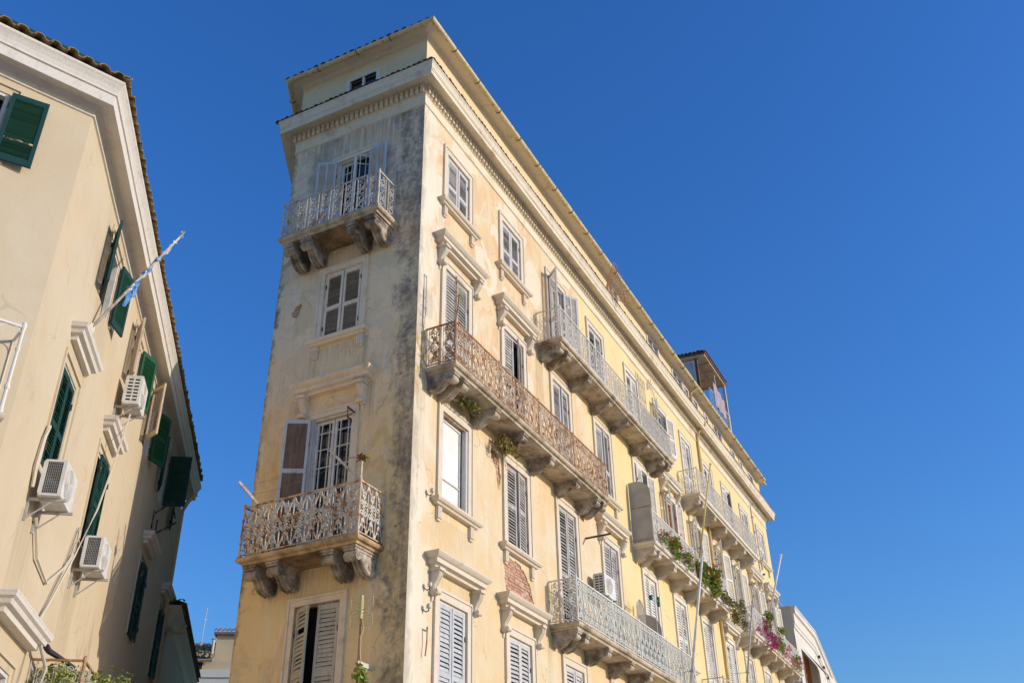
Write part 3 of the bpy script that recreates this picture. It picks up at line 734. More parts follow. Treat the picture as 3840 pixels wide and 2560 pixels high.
# third floor
for i in range(1, 12):
    a, b = bay(i); door = i in (3, 4, 5, 7, 8, 9); z0 = 8.2 if door else 9.42
    hood = i in (4, 8)
    o, op = window(FR, a, b, z0, ZF3, fmat(i), sill=not door, hood=hood, back='dark', inner='rustwood' if i in (1, 2) else 'paint')
    A, B, z, d = op; h = d-z
    if i == 1:
        wb = MB()
        for x0, x1 in ((.25, .30), (1.16, 1.21)): wb.box(x0, x1, .105, .13, 0, h-.05)
        for z0_, z1_ in ((0, .06), (h-.11, h-.05), (h*.30, h*.30+.03)): wb.box(.30, 1.16, .106, .128, z0_, z1_)
        part('sash', wb, 'paint', o)
        bb = MB(); bb.box(.31, 1.21, .135, .15, .06, h-.1); part('blind', bb, 'blind', o)
        jb = MB(); jb.box(1.225, 1.30, -.02, .085, .01, h-.05); jb.box(1.212, 1.224, -.01, .08, .05, h-.1); part('folded_shutter', jb, 'sh_pale', o)
    elif i == 2: pair(FR, op, 'sh_worn', own=True, angs=(1, 5), pitch=.075, mids=(.52,))
    elif i == 3: pair(FR, op, 'sh_worn', angs=(0, 0), pitch=.085)
    elif i == 4: pair(FR, op, 'sh_worn', pitch=.085, angs=(0, 2))
    else: pair(FR, op, 'sh_white', pitch=.085, mids=(.4,))
# second floor
for i in range(1, 8):
    a, b = bay(i); hood = i in (1, 2, 6)
    o, op = window(FR, a, b, 4.6, ZF2, fmat(i), hood=hood, back='dark', hoodgap=.14)
    pair(FR, op, 'sh_blue' if i == 1 else 'sh_pale' if i < 4 else 'sh_white', own=i <= 2, pitch=.085, mids=(.52,), centre=False)
# ragged holes in the plaster with bare brick
rb = random.Random(3)
def ragged(pts, n=5, amp=.03):
    out = []
    for i, p in enumerate(pts):
        q = pts[(i+1) % len(pts)]
        for k in range(n):
            t = k/n; out.append((p[0]+(q[0]-p[0])*t+rb.uniform(-amp, amp), p[1]+(q[1]-p[1])*t+rb.uniform(-amp, amp)))
    return out
def brick_patch(F, rect, pts, amp=.025):
    pts = ragged(pts, 5, amp); F.holes.append((*rect, pts))
    mb = MB(); mb.quad((rect[0]-.02, .035, rect[2]-.02), (rect[1]+.02, .035, rect[2]-.02), (rect[1]+.02, .035, rect[3]+.02), (rect[0]-.02, .035, rect[3]+.02))
    base = F.part('mortar_bed', mb, 'mortar')
    k = 0; z = rect[2]-.01
    while z < rect[3]:
        u = rect[0]-.05+(.12 if k % 2 else 0)-rb.random()*.03
        while u < rect[1]+.02:
            L = .225+rb.uniform(-.02, .01)
            if rb.random() < .93:
                bb = MB(); d = rb.uniform(.004, .022); e = .006
                bb.box(-L/2, L/2, -d, 0, -.03, .03)
                bb.v = [(x+rb.uniform(-e, e), y, zz+rb.uniform(-e, e)) for x, y, zz in bb.v]
                part('brick', bb, 'brick', base, (u+L/2, .034, z+.035))
            u += L+.014
        z += .075; k += 1
brick_patch(FR, (3.96, 5.62, 8.30, 9.24), [(4.02, 8.62), (4.12, 8.36), (4.75, 8.36), (5.3, 8.36), (5.5, 8.44), (5.32, 8.78), (5.02, 9.06), (4.70, 9.19), (4.2, 9.19), (4.02, 8.95)])
brick_patch(FR, (3.30, 3.93, 10.55, 11.75), [(3.52, 11.70), (3.80, 11.40), (3.88, 11.05), (3.84, 10.72), (3.76, 10.60), (3.74, 10.95), (3.60, 11.15), (3.42, 11.42), (3.38, 11.62)])

brick_patch(FN, (-3.52, -3.14, 14.22, 14.68), [(-3.46, 14.34), (-3.34, 14.28), (-3.24, 14.40), (-3.20, 14.58), (-3.26, 14.64), (-3.38, 14.60), (-3.48, 14.46)])
# narrow end (u = -y)
def nwin(y1, y0, z0, z1, **k): return window(FN, -y1, -y0, z0, z1, 'sur_n', fw=.16, step=.05, consoles=CONN, corb=CORN, **k)
o, op = nwin(2.66, 1.36, 16.08, 18.87, back='glass')
A, B, z, d = op; h = d-z
sash(o, .21, .64, .02, h-.06, .11, (.28, .72), (.10, .30, .50, .70, .90), bar=.02); sb = sash(o, 0, .44, .02, h-.06, 0, (.28, .72), (.10, .30, .50, .70, .90), bar=.02)
sb.location = (1.09, .11, 0); sb.rotation_euler.z = R_(180+38)
shutter(FN, A-.01, -.07, z+.02, .50, h-.03, 1, 158, 'sh_blue', own=True, centre=True, mids=(.40,), pitch=.06, stile=.06)
shutter(FN, B+.01, -.07, z+.02, .55, h-.03, -1, 171, 'sh_blue', own=True, centre=True, mids=(.40,), pitch=.06, stile=.06)
o, op = nwin(2.74, 1.36, 13.39, 15.42, sill=True, back='dark', sill_ext=.12)
A, B, z, d = op
pair(FN, op, 'sh_cream', own=True, frame='sur_n', pitch=.062, mids=(.47,), angs=(0, 0), stile=.06)
mb = MB(); mb.box(.69-.035, .69+.035, -.012, -.004, .02, d-z-.06); part('meeting_stile', mb, 'sh_slate', o, (0, .03, 0))
o, op = nwin(2.70, 1.33, 8.22, 11.56, hood=True, back='glass', hood_ext=.38, hoodgap=.24)
A, B, z, d = op; h = d-z
sash(o, .21, .67, .02, h-.06, .11, (.22, .80), (.12, .30, .48, .66, .80, .93)); sash(o, .69, 1.16, .02, h-.06, .11, (.22, .80), (.12, .30, .48, .66, .80, .93))
shutter(FN, A-.01, -.06, z+.02, .55, h-.04, 1, 150, 'sh_brown', frame='sh_blue', solid=True, mids=(.38, .62), stile=.06)
mb = MB(); mb.box(.165, .20, -.02, .16, .02, h); part('reveal_lining', mb, 'sh_blue', o)
o, op = nwin(2.70, 1.31, 4.6, 7.49, back='dark', inner='rustwood')
pair(FN, op, 'sh_beige', own=True, angs=(28, 3), pitch=.078, mids=(.52,), stile=.065)
# attic windows are set in the wall above the cornice
FRA = Face(BLD, 0, 0, 0); FNA = Face(BLD, 0, 0, R_(-90))
ATT = [(12.55, 13.5), (16.6, 17.9), (19.6, 20.9), (21.1, 21.7), (22.35, 23.0), (24.0, 24.5), (25.4, 26.7), (28.25, 28.85), (29.7, 30.2), (31.4, 32.2)]
def attic_window(F, a, b, z0, z1, back='curtain'):
    F.holes.append((a, b, z0, z1)); mb = MB(); W = b-a; H = z1-z0
    for x0, x1 in ((-.06, .05), (W-.05, W+.06)): mb.box(x0, x1, -.03, .06, 0, H)
    mb.box(-.06, W+.06, -.032, .06, H, H+.07); mb.box(W/2-.03, W/2+.03, -.01, .05, 0, H)
    o = F.part('window', mb, 'paint', a, 0, z0)
    pb = MB(); pb.quad((0, .08, 0), (W, .08, 0), (W, .08, H), (0, .08, H)); part('pane', pb, back, o)
for a, b in ATT: attic_window(FRA, a, b, 20.9, 21.95 if b-a > .9 else 21.85)
attic_window(FNA, -2.44, -1.49, 20.9, 21.52, 'glass')

# walls
FR.wall('wall', 0, EL, 0, 20.2, 'right'); FN.wall('wall', -NW, 0, 0, 20.2, 'narrow')
FRA.wall('attic_wall', 0, EL, 20.2, 22.3, 'attic'); FNA.wall('attic_wall', -NW, 0, 20.2, 22.3, 'attic')
mb = MB(); mb.quad((0, NW, 0), (LEND.x, LEND.y, 0), (LEND.x, LEND.y, 22.3), (0, NW, 22.3)); mb.quad((EL, 0, 0), (EL, LEND.y, 0), (EL, LEND.y, 22.3), (EL, 0, 22.3))
mb.quad((LEND.x, LEND.y, 0), (EL, LEND.y, 0), (EL, LEND.y, 22.3), (LEND.x, LEND.y, 22.3))
part('rear_wall', mb, 'attic', BLD)
# entablature: frieze fillet, bed mould, soffit, corona, cyma
mb = MB()
mb.wavy(PATH, [(0, 19.60), (.035, 19.62), (.035, 19.66), (.018, 19.68), (.018, 19.93), (.05, 19.95), (.05, 20.22), (.15, 20.235), (.40, 20.13), (.41, 20.11), (.425, 20.11), (.425, 20.24), (.438, 20.245), (.438, 20.285), (.45, 20.29), (.452, 20.34), (.462, 20.39), (.485, 20.44), (.488, 20.455), (.50, 20.46), (.50, 20.50), (-.0, 20.53)])
cor = part('cornice', mb, 'cornice', BLD)
dm = MB(); dm.box(-.045, .045, -.075, 0, -.11, .11); dm.box(-.06, .06, -.085, 0, .06, .112); DENT = dm.mesh('dentil', 'cornice')
for k in range(27): link('dentil', DENT, cor, (-.05, .03+k*.152, 20.085), R_(-90))
for k in range(221): link('dentil', DENT, cor, (.03+k*.152, -.05, 20.085))
# tiles bedded on the cornice
def tile_mesh(r, L, mat, up=True, t=.014, n=6, slope=.30):
    mb = MB(); a0, a1 = (0, 180) if up else (180, 360)
    for q in range(n):
        aa, bb = R_(a0+(a1-a0)*q/n), R_(a0+(a1-a0)*(q+1)/n)
        P = [[((r-dt)*math.cos(x), y, (r-dt)*math.sin(x)*.8+(y*slope)) for x in (aa, bb)] for y in (0, L) for dt in (0, t)]
        mb.quad(P[0][0], P[0][1], P[2][1], P[2][0]); mb.quad(P[1][0], P[3][0], P[3][1], P[1][1]); mb.quad(P[0][0], P[1][0], P[1][1], P[0][1])
    return mb.mesh('roof_tile', mat)
T1 = tile_mesh(.075, .35, 'tile'); T2 = tile_mesh(.085, .45, 'tile'); T2d = tile_mesh(.085, .45, 'tile', False)
rt = random.Random(5)
for k in range(31): link('roof_tile', T1, cor, (-.50+rt.uniform(-.012, .012), -.42+k*.158, 20.53+rt.uniform(-.008, .008)), R_(-90)+rt.uniform(-.05, .05))
for k in range(216): link('roof_tile', T1, cor, (-.42+k*.158, -.50+rt.uniform(-.012, .012), 20.53+rt.uniform(-.008, .008)), rt.uniform(-.05, .05))
dl = Vector((math.cos(LA), math.sin(LA)))
for k in range(40):
    p = Vector((-.28, NW+.42))+dl*(.05+k*.16); link('roof_tile', T1, cor, (p.x, p.y, 20.53), LA+math.pi+rt.uniform(-.05, .05))
# attic eave, roof, gutter
mb = MB(); mb.wavy(PATH, [(0, 21.98), (.025, 21.99), (.025, 22.03), (.05, 22.05), (.08, 22.09), (.33, 22.085), (.335, 22.10), (.335, 22.15), (0, 22.28)]); part('eave', mb, 'eave', BLD)
mb = MB(); mb.sweep(PATH, [(.36, 22.16), (-1.9, 22.86)], caps=False)
mb.poly([(0+1.9, 1.9, 22.86), (EL-1.9, 1.9, 22.86), (EL-1.9, 12.5, 22.86), (17, 12.5, 22.86), (1.9, 3.2, 22.86)])
roof = part('roof', mb, 'tile', BLD)
for k in range(20):
    link('roof_tile', T2, roof, (-.40+rt.uniform(-.015, .015), -.22+k*.235, 22.19+rt.uniform(-.01, .012)), R_(-90)+rt.uniform(-.06, .06))
st = MB(); v_, f_ = [tuple(v.co) for v in T2.vertices], [tuple(p.vertices) for p in T2.polygons]
tm = MB(); tm.v, tm.f = v_, f_
for k in range(140): st.add(tm, Matrix.Translation((-.2+k*.24, -.34+rt.uniform(-.02, .015), 22.18+rt.uniform(-.01, .02))) @ Matrix.Rotation(rt.uniform(-.06, .06), 4, 'Z'))
part('roof_tiles', st, 'tile', roof, kind='stuff')
GZ = 22.105; gp = [(.39+.078*math.cos(R_(a)), GZ+.085*math.sin(R_(a))) for a in range(180, 361, 18)]+[(.39+.066*math.cos(R_(a)), GZ+.072*math.sin(R_(a))) for a in range(360, 179, -18)]
GPATH = [(LEND.x*.5, NW+(LEND.y-NW)*.5), (0, NW), (0, 0), (EL-.35, 0)]
mb = MB(); mb.wavy(GPATH, gp+[gp[0]], 1.28, .006, 4); gut = part('gutter', mb, 'gutter', BLD, smooth=False)
cp = MB(); cp.tube([(0, -.39+.088*math.cos(R_(a)), .095*math.sin(R_(a))) for a in range(170, 371, 20)], .013, 4); cp.tube([(0, -.30, 0), (0, -.05, .02)], .012, 4); CLIP = cp.mesh('gutter_clip', 'clip')
for y in (.9, 1.95, 3.2): link('gutter_clip', CLIP, gut, (0, y, GZ), R_(-90))
x = .75
while x < EL-.5: link('gutter_clip', CLIP, gut, (x, 0, GZ)); x += 1.28
for k in range(3):
    p = Vector((0, NW))+dl*(.5+k*1.1); link('gutter_clip', CLIP, gut, (p.x, p.y, GZ), LA+math.pi)
JS = MB().sweep([(0, 0), (.09, 0)], [(o_+(.004 if o_ > .39 else -.004), z_-.005) for o_, z_ in gp[:11]], caps=False).mesh('gutter_joint', 'gutter')
for k in range(11): link('gutter_joint', JS, gut, (2.2+k*2.9, 0, 0))

# balconies on the street side
balcony(FR, .36, 9.0, 12.19, brackets=(.60, 1.02, 2.50, 3.92, 5.45, 7.05, 8.45, 8.85), kind='vine', unit=.36, mat='iron_r', rail='iron_rail', posts=(2.45, 4.55, 6.7), rh=1.0)
balcony(FR, 6.2, 15.7, 15.98, brackets=(6.44, 6.92, 8.42, 10.05, 11.56, 13.42, 14.92, 15.45), kind='rings', unit=.40, mat='iron_w', rail='iron_w', posts=(9.4, 12.6))
balcony(FR, 12.75, 21.0, 12.21, brackets=(13.0, 13.45, 14.92, 16.45, 17.92, 19.5, 20.75), kind='vine', unit=.36, mat='iron_w', rail='iron_w', posts=(16.9,), br=BRC, slabmat='trim_far', ends=(0, 1))
balcony(FR, 6.32, 15.6, 8.17, brackets=(6.56, 7.05, 8.5, 10.1, 11.55, 13.45, 14.9), kind='vine', unit=.33, mat='iron_g', rail='iron_w', posts=(8.7, 10.7, 13.0), rh=1.06)
balcony(FR, 18.72, 27.2, 16.0, brackets=(18.95, 19.45, 20.95, 22.45, 23.92, 25.25, 26.7), kind='rings', unit=.36, mat='iron_w', rail='iron_w', br=BRC, slabmat='trim_far')
balcony(FR, 24.5, 33.0, 12.21, brackets=(24.75, 25.25, 26.7, 28.2, 29.6, 31.2, 32.6), kind='vine', unit=.40, mat='iron_w', rail='iron_w', br=BRC, slabmat='trim_far')
balcony(FR, 18.75, 27.2, 8.2, brackets=(19.0, 22.4, 26.8), kind='rings', unit=.4, mat='iron_w', rail='iron_n', br=BRC, slabmat='trim_far', rh=1.12)
# balconies on the narrow end
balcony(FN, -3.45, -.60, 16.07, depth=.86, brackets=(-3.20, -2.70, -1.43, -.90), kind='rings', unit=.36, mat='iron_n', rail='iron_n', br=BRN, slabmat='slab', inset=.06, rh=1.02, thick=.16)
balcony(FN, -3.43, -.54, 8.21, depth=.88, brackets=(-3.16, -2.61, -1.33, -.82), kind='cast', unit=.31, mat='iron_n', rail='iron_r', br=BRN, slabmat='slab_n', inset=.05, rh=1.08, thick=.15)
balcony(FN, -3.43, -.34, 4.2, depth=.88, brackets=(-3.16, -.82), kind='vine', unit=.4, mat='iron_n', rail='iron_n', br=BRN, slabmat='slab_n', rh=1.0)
# downpipes
mb = MB(); mb.tube([(22.06, -.07, 0), (22.06, -.07, 19.85)], .055, 8); mb.tube([(22.06, -.07, 19.85), (22.06, -.16, 20.05), (22.06, -.47, 20.30), (22.06, -.50, 20.62)], .055, 8); part('downpipe', mb, 'yellow_pipe', BLD, smooth=True)
mb = MB(); mb.tube([(21.9, -.06, 20.6), (21.9, -.06, 21.85), (21.9, -.30, 22.02), (21.9, -.39, 22.12)], .06, 8); part('downpipe', mb, 'yellow_pipe', BLD, smooth=True)
mb = MB(); mb.tube([(30.6, -.04, 12.5), (30.6, -.04, 19.8), (30.6, -.3, 19.95)], .03, 6)
for k in range(9): mb.box(30.55, 30.75, -.09, 0, 13.2+k*.75, 13.23+k*.75)
part('cable_pipe', mb, 'steel', BLD)
# insulators and hooks by the corner
def insulator(u, z, big=1):
    mb = MB(); mb.lathe([(.018, -.01), (.04*big, 0), (.028*big, .02), (.042*big, .035), (.026*big, .055), (.034*big, .07), (.01, .085)], 0, 0, 8)
    o = FR.part('insulator', mb, 'ceramic', u, -.12, z, smooth=True)
    hb = MB(); hb.tube([(0, .12, -.02), (0, .06, -.07), (0, 0, -.05), (0, 0, .0)], .012, 4); part('hook', hb, 'iron_d', o)
for u, z in ((.62, 9.42), (.62, 7.50), (.60, 7.08)): insulator(u, z, 1.3)
mb = MB(); mb.tube([(.72, -.02, 6.7), (.60, -.10, 6.72)], .02, 4); mb.tube([(.62, -.09, 6.72), (.63, -.08, 6.45), (.60, -.07, 6.2)], .014, 4); FR.part('rusty_hook', mb, 'iron_rail')
mb = MB(); mb.tube([(8.95, -.01, 11.15), (8.95, -.75, 11.15)], .03, 4); FR.part('iron_arm', mb, 'iron_d')
mb = MB(); mb.tube([(0, 0, 0), (.01, -.28, .02), (.02, -.28, -.22), (.03, -.16, -.24), (.03, -.16, -.30)], .02, 4); FN.part('iron_arm', mb, 'iron_d', -1.45, 0, 11.30)
mb = MB(); mb.tube([(.23, -.015, 14.55), (.23, -.015, 13.2), (.30, -.015, 13.0)], .006, 4); mb.tube([(.33, -.015, 14.55), (.33, -.015, 13.5)], .006, 4); mb.tube([(.23, -.015, 14.53), (.33, -.015, 14.53)], .006, 4); FR.part('wall_cable', mb, 'wire')
flush_slats_late = True
# ------------------------------------------------------------------ beige house across the lane
P0 = Vector((-8.1788, .6674)); TR = R_(37.6); TL = R_(-22.9)
LB = thing('beige_house', 'beige rendered house with green louvred shutters and white cornice across the lane', 'building', (P0.x, P0.y, 0))
LR = Face(LB, P0.x, P0.y, TR); LL = Face(LB, P0.x, P0.y, TL)
SE = 15.0; ZE = 12.45
def lwin(F, a, b, z0, z1, sill=False, back='dark'):
    F.holes.append((a, b, z0, z1)); mb = MB(); W, H = b-a, z1-z0
    for x0, x1 in ((-.16, -.11), (W+.11, W+.16)): mb.box(x0, x1, -.03, 0, -.02, H+.11)
    mb.box(-.16, W+.16, -.031, 0, H+.11, H+.16)
    o = F.part('window', mb, 'left', a, 0, z0)
    fb = MB()
    for x0, x1 in ((.002, .05), (W-.05, W-.002)): fb.box(x0, x1, .02, .12, .002, H-.002)
    fb.box(.05, W-.05, .021, .119, H-.05, H-.002); part('window_frame', fb, 'paint', o)
    pb = MB(); pb.quad((0, .18, 0), (W, .18, 0), (W, .18, H), (0, .18, H)); part('pane', pb, back, o)
    return o
def lhood(F, a, b, z, d=.26, mat='cornice_w'):
    mb = MB(); mb.shelf(0, b-a, d, [(.15, -.24), (.14, -.17), (.075, -.155), (.055, -.10), (.015, -.075), (.006, -.03), (0, -.02), (.004, 0)])
    F.part('hood', mb, mat, a, 0, z)
GS = dict(mat='sh_green', frame='sh_teal', pitch=.052, stile=.06)
# top row
o = lwin(LR, 2.50, 3.36, 10.83, 12.02, back='glass')
shutter(LR, 2.48, -.05, 10.85, .47, 1.2, 1, 160, own=True, mids=(), **GS); shutter(LR, 3.38, -.05, 10.85, .47, 1.2, -1, 166, own=True, mids=(), **GS)
o = lwin(LR, 5.50, 6.30, 10.83, 12.02, back='blind')
shutter(LR, 5.48, -.05, 10.85, .47, 1.2, 1, 158, own=True, mids=(), mat='sh_tan', pitch=.052, stile=.06); shutter(LR, 6.33, -.05, 10.85, .47, 1.2, -1, 154, own=True, mids=(), mat='sh_bright', pitch=.052, stile=.06)
o = lwin(LR, 8.05, 8.95, 10.83, 12.02, back='glass')
shutter(LR, 8.03, -.05, 10.85, .50, 1.2, 1, 143, own=True, mids=(), mat='sh_tan', pitch=.052, stile=.06); shutter(LR, 8.97, -.05, 10.85, .50, 1.2, -1, 152, own=True, mids=(.5,), mat='sh_bright', pitch=.052, stile=.06)
o = lwin(LR, 10.75, 11.6, 10.83, 12.02)
shutter(LR, 10.73, -.05, 10.85, .47, 1.2, 1, 165, mids=(), **GS); shutter(LR, 11.62, -.05, 10.85, .52, 1.3, -1, 88, mids=(), **GS)
o = lwin(LR, 13.3, 14.1, 10.83, 12.02)
shutter(LR, 13.28, -.05, 10.85, .45, 1.2, 1, 168, mids=(), **GS)
# middle row
for a, b, m in ((1.66, 2.52, 'm'), (4.72, 5.56, 'm'), (10.35, 11.2, 'd'), (14.0, 14.8, 'd')):
    o = lwin(LR, a, b, 7.45, 9.08); k = dict(GS)
    op = (a, b, 7.45, 9.08)
    sft = .03 if a < 2 else -.05
    pair(LR, op, v=sft, angs=(0, 0) if a < 2 else (2, 4) if m == 'm' else (8, 8), own=m == 'm', mids=(.45,), **k)
    lhood(LR, a-.20, b+.34, 9.68, .24)
# lower row
o = lwin(LR, 1.60, 2.62, 3.2, 4.82, back='purple')
mb = MB()
for x0, x1 in ((.05, .12), (.44, .51), (.83, .90)): mb.box(x0, x1, .125, .15, 0, 1.47)
for q in (0, .5, .97, 1.4): mb.box(.12, .83, .126, .149, q, q+.07)
part('sash', mb, 'paint', o)
lhood(LR, 1.02, 3.25, 5.50, .30)
balcony(LR, 3.40, 6.7, 4.25, depth=.78, kind='rings', unit=.42, mat='iron_n', rail='iron_rail', brackets=(3.7, 6.4), slabmat='slab', rh=1.0, inset=.05)
# window on the near face (u runs to 0 at the corner)
o = lwin(LL, -2.05, -1.12, 10.92, 12.12, back='glass')
shutter(LL, -1.11, -.05, 10.93, .50, 1.2, -1, 170, own=True, mids=(), **GS); shutter(LL, -2.06, -.05, 10.93, .50, 1.2, 1, 168, mids=(), **GS)
balcony(LL, -3.2, -.14, 7.15, depth=.48, kind='arch', unit=.3, mat='iron_w', rail='iron_w', brackets=(-2.9, -.5), slabmat='slab', rh=1.22, inset=.06)
LR.wall('wall', 0, SE, 0, 12.6, 'left', .2); LL.wall('wall', -7, 0, 0, 12.6, 'left', .2)
def lpt(F, u, v): q = F.pt(u, v, 0); return (q.x, q.y)
LPATH = [lpt(LL, -7, 0), (0, 0), lpt(LR, SE, 0), lpt(LR, SE, 9)]
mb = MB()
for p, q in (((LPATH[2]), LPATH[3]), (LPATH[3], (lpt(LL, -7, 8))), ((lpt(LL, -7, 8)), LPATH[0])): mb.quad((*p, 0), (*q, 0), (*q, 12.6), (*p, 12.6))
part('rear_wall', mb, 'left', LB)
mb = MB(); mb.wavy(LPATH, [(0, 12.37), (.03, 12.38), (.03, 12.42), (.015, 12.44), (.02, 12.52), (.06, 12.58), (.07, 12.585), (.28, 12.53), (.285, 12.50), (.30, 12.50), (.30, 12.68), (.325, 12.69), (.325, 12.73), (.345, 12.80), (.38, 12.87), (.40, 12.90), (.40, 12.94), (0, 12.97)])
part('cornice', mb, 'cornice_w', LB)
mb = MB(); mb.sweep(LPATH, [(.36, 12.97), (-3.2, 14.1)], caps=False); lroof = part('roof', mb, 'tile_l', LB)
T3 = tile_mesh(.085, .45, 'tile_l'); T3d = tile_mesh(.085, .45, 'tile_l', False)
sp = .205
for k in range(75):
    u = -.22+k*sp; q = LR.pt(u, -.46+rt.uniform(-.02, .02), 12.99+rt.uniform(-.01, .01)); link('roof_tile', T3, lroof, q, TR+rt.uniform(-.05, .05))
    q = LR.pt(u+sp/2, -.44, 13.055); link('roof_tile', T3d, lroof, q, TR)
for k in range(26):
    u = .12-k*sp*1.15; q = LL.pt(u, -.46+rt.uniform(-.02, .02), 12.99+rt.uniform(-.01, .01)); link('roof_tile', T3, lroof, q, TL+rt.uniform(-.05, .05))
    q = LL.pt(u+sp*.57, -.44, 13.055); link('roof_tile', T3d, lroof, q, TL)
mb = MB(); mb.box(-7, -.05, -.30, -.24, 13.10, 13.19); LL.part('metal_strip', mb, 'sh_teal')
mb = MB(); q = [LR.pt(14.6, -.10, 0), LR.pt(14.6, -.10, 11.9), LR.pt(14.6, -.22, 12.2), LR.pt(14.6, -.40, 12.4)]
mb.tube(q, .055, 8); part('downpipe', mb, 'far_cream', LB, smooth=True)
flush_slats()

# ------------------------------------------------------------------ air conditioners
def aircon(F, u, z, w=.72, h=.52, d=.30, off=.13, label='', style='mesh', name='air_conditioner'):
    P = F.wpt(u, -off, z); t = thing(name, label, 'air conditioner', P, F.th, 'air conditioners on brackets')
    e = .03; mb = MB()                    # x along wall, y outwards negative
    mb.box(0, w, -d, -d+.02, 0, h)        # front
    mb.box(e, w, -.02, 0, 0, h); mb.box(0, w, -d+.02, -.02, h-.03, h); mb.box(0, w, -d+.02, -.02, 0, .03); mb.box(w-.02, w, -d+.02, -.02, .03, h-.03)
    mb.box(0, .03, -d+.02, -d+.05, .03, h-.03); mb.box(0, .03, -.05, 0, .03, h-.03)
    part('casing', mb, 'ac', t)
    cb = MB(); cb.quad((.035, -d+.03, .03), (.035, -.02, .03), (.035, -.02, h-.03), (.035, -d+.03, h-.03)); part('coil', cb, 'coil', t)
    gb_ = MB()
    if style == 'mesh':
        for k in range(12):
            zz = .04+k*(h-.08)/11; gb_.tube([(.012, -d+.04, zz), (.012, -.04, zz)], .004, 3)
        for k in range(9):
            yy = -.05-k*(d-.1)/8; gb_.tube([(.012, yy, .03), (.012, yy, h-.03)], .004, 3)
    else:
        for k in range(8): zz = .05+k*(h-.1)/7; gb_.box(.003, .02, -d+.05, -.05, zz-.016, zz+.016)
        gb_.box(.002, .021, -d/2-.012, -d/2+.012, .03, h-.03)
    part('side_grille', gb_, 'steel' if style == 'mesh' else 'ac', t)
    fb = MB()
    for r in (.06, .10, .14, .18, .215): fb.tube([(w*.40+r*math.cos(R_(a)), -d-.012, h/2+r*math.sin(R_(a))) for a in range(0, 361, 20)], .006, 3)
    for a in range(0, 360, 30): fb.tube([(w*.40+.03*math.cos(R_(a)), -d-.010, h/2+.03*math.sin(R_(a))), (w*.40+.215*math.cos(R_(a)), -d-.010, h/2+.215*math.sin(R_(a)))], .005, 3)
    part('fan_grille', fb, 'ac', t)
    bb = MB()
    for x in (.10, w-.14): bb.box(x, x+.035, -d-.06, off-.002, -.04, -.003); bb.box(x, x+.035, off-.035, off-.002, -.32, -.041); bb.tube([(x+.017, off-.02, -.30), (x+.017, -d*.6, -.045)], .012, 4)
    part('wall_bracket', bb, 'steel', t)
    return t
aircon(LR, 1.38, 6.88, label='white air conditioner with mesh side below the tall green shuttered window nearest the corner')
aircon(LR, 4.50, 6.95, label='white air conditioner with mesh side just below the closed green shutters at the middle row')
aircon(LR, 4.98, 10.16, .62, .58, .30, label='white air conditioner with slotted side, highest on the beige house under the eaves', style='slot')
aircon(FR, 9.02, 9.55, .78, .60, .33, .12, 'grey air conditioner with slotted side above the balcony railing of the cream building', 'slot')

# ------------------------------------------------------------------ flag pole on the beige house
def plain(name, mb, mat, label, cat, loc=(0, 0, 0), rz=0, group=None, smooth=False):
    return link(name, mb.mesh(name, mat, smooth), None, loc, rz, 'thing', label, cat, group)
b0 = LR.wpt(2.43, -.02, 10.15); b1 = LR.wpt(2.93, -.98, 12.46); ax = (b1-b0)
t = thing('flag_pole', 'pale slanting flagpole with ragged blue and white flag on the beige house', 'flagpole', b0)
mb = MB(); mb.tube([(0, 0, 0), ax], .028, 8, r2=.02); part('pole', mb, 'pale_wood', t, smooth=True)
mb = MB(); e = ax*1.0
dirn = ax.normalized(); sd_ = Vector((math.cos(TR), math.sin(TR), 0)); up_ = dirn.cross(sd_).normalized()
for a in (0, 90, 180, 270):
    q = (dirn*math.cos(R_(a))+sd_*math.sin(R_(a)))*.085; mb.tube([e+dirn*.09, e+dirn*.09+q], .012, 4)
    n2 = (dirn*math.cos(R_(a+90))+sd_*math.sin(R_(a+90)))*.025; mb.tube([e+dirn*.09+q*.92+n2, e+dirn*.09+q*.92-n2], .012, 4)
mb.tube([e, e+dirn*.10], .02, 5); part('cross_finial', mb, 'verdigris', t)
fr = random.Random(11)
def wrap(t0, t1, mat, n=16, r=.05):
    mb = MB(); P = []
    for i in range(n+1):
        s_ = t0+(t1-t0)*i/n; a = i*1.25; rr = r*(.6+fr.random()*.8)
        c = ax*s_; o1 = (sd_*math.cos(a)+up_*math.sin(a))*rr; o2 = (sd_*math.cos(a+2.4)+up_*math.sin(a+2.4))*rr*1.2+Vector((0, 0, -.03*fr.random()))
        P.append((c+o1, c+o2))
    for (a, b), (c, d) in zip(P, P[1:]): mb.quad(a, b, d, c)
    part('cloth', mb, mat, t)
wrap(.36, .95, 'flag_white', 22, .035); wrap(.40, .80, 'flag_blue', 14, .045)
mb = MB(); rows = []
for i in range(7):
    s_ = .36+.16*i/6; c = ax*s_; rows.append([c+Vector((.02*math.sin(i*2+j), .02*math.cos(i+j*2), -.055*j*(1+.3*math.sin(i*1.7)))) + sd_*(.015*j) for j in range(5)])
for r0, r1 in zip(rows, rows[1:]):
    for j in range(4): mb.quad(r0[j], r0[j+1], r1[j+1], r1[j])
part('cloth', mb, 'flag_blue', t)
mb = MB(); mb.box(-.05, .05, -.03, .03, -.08, .08); mb.tube([(0, 0, -.05), (-.02, .05, -.2)], .012, 4); part('socket', mb, 'cable', t)

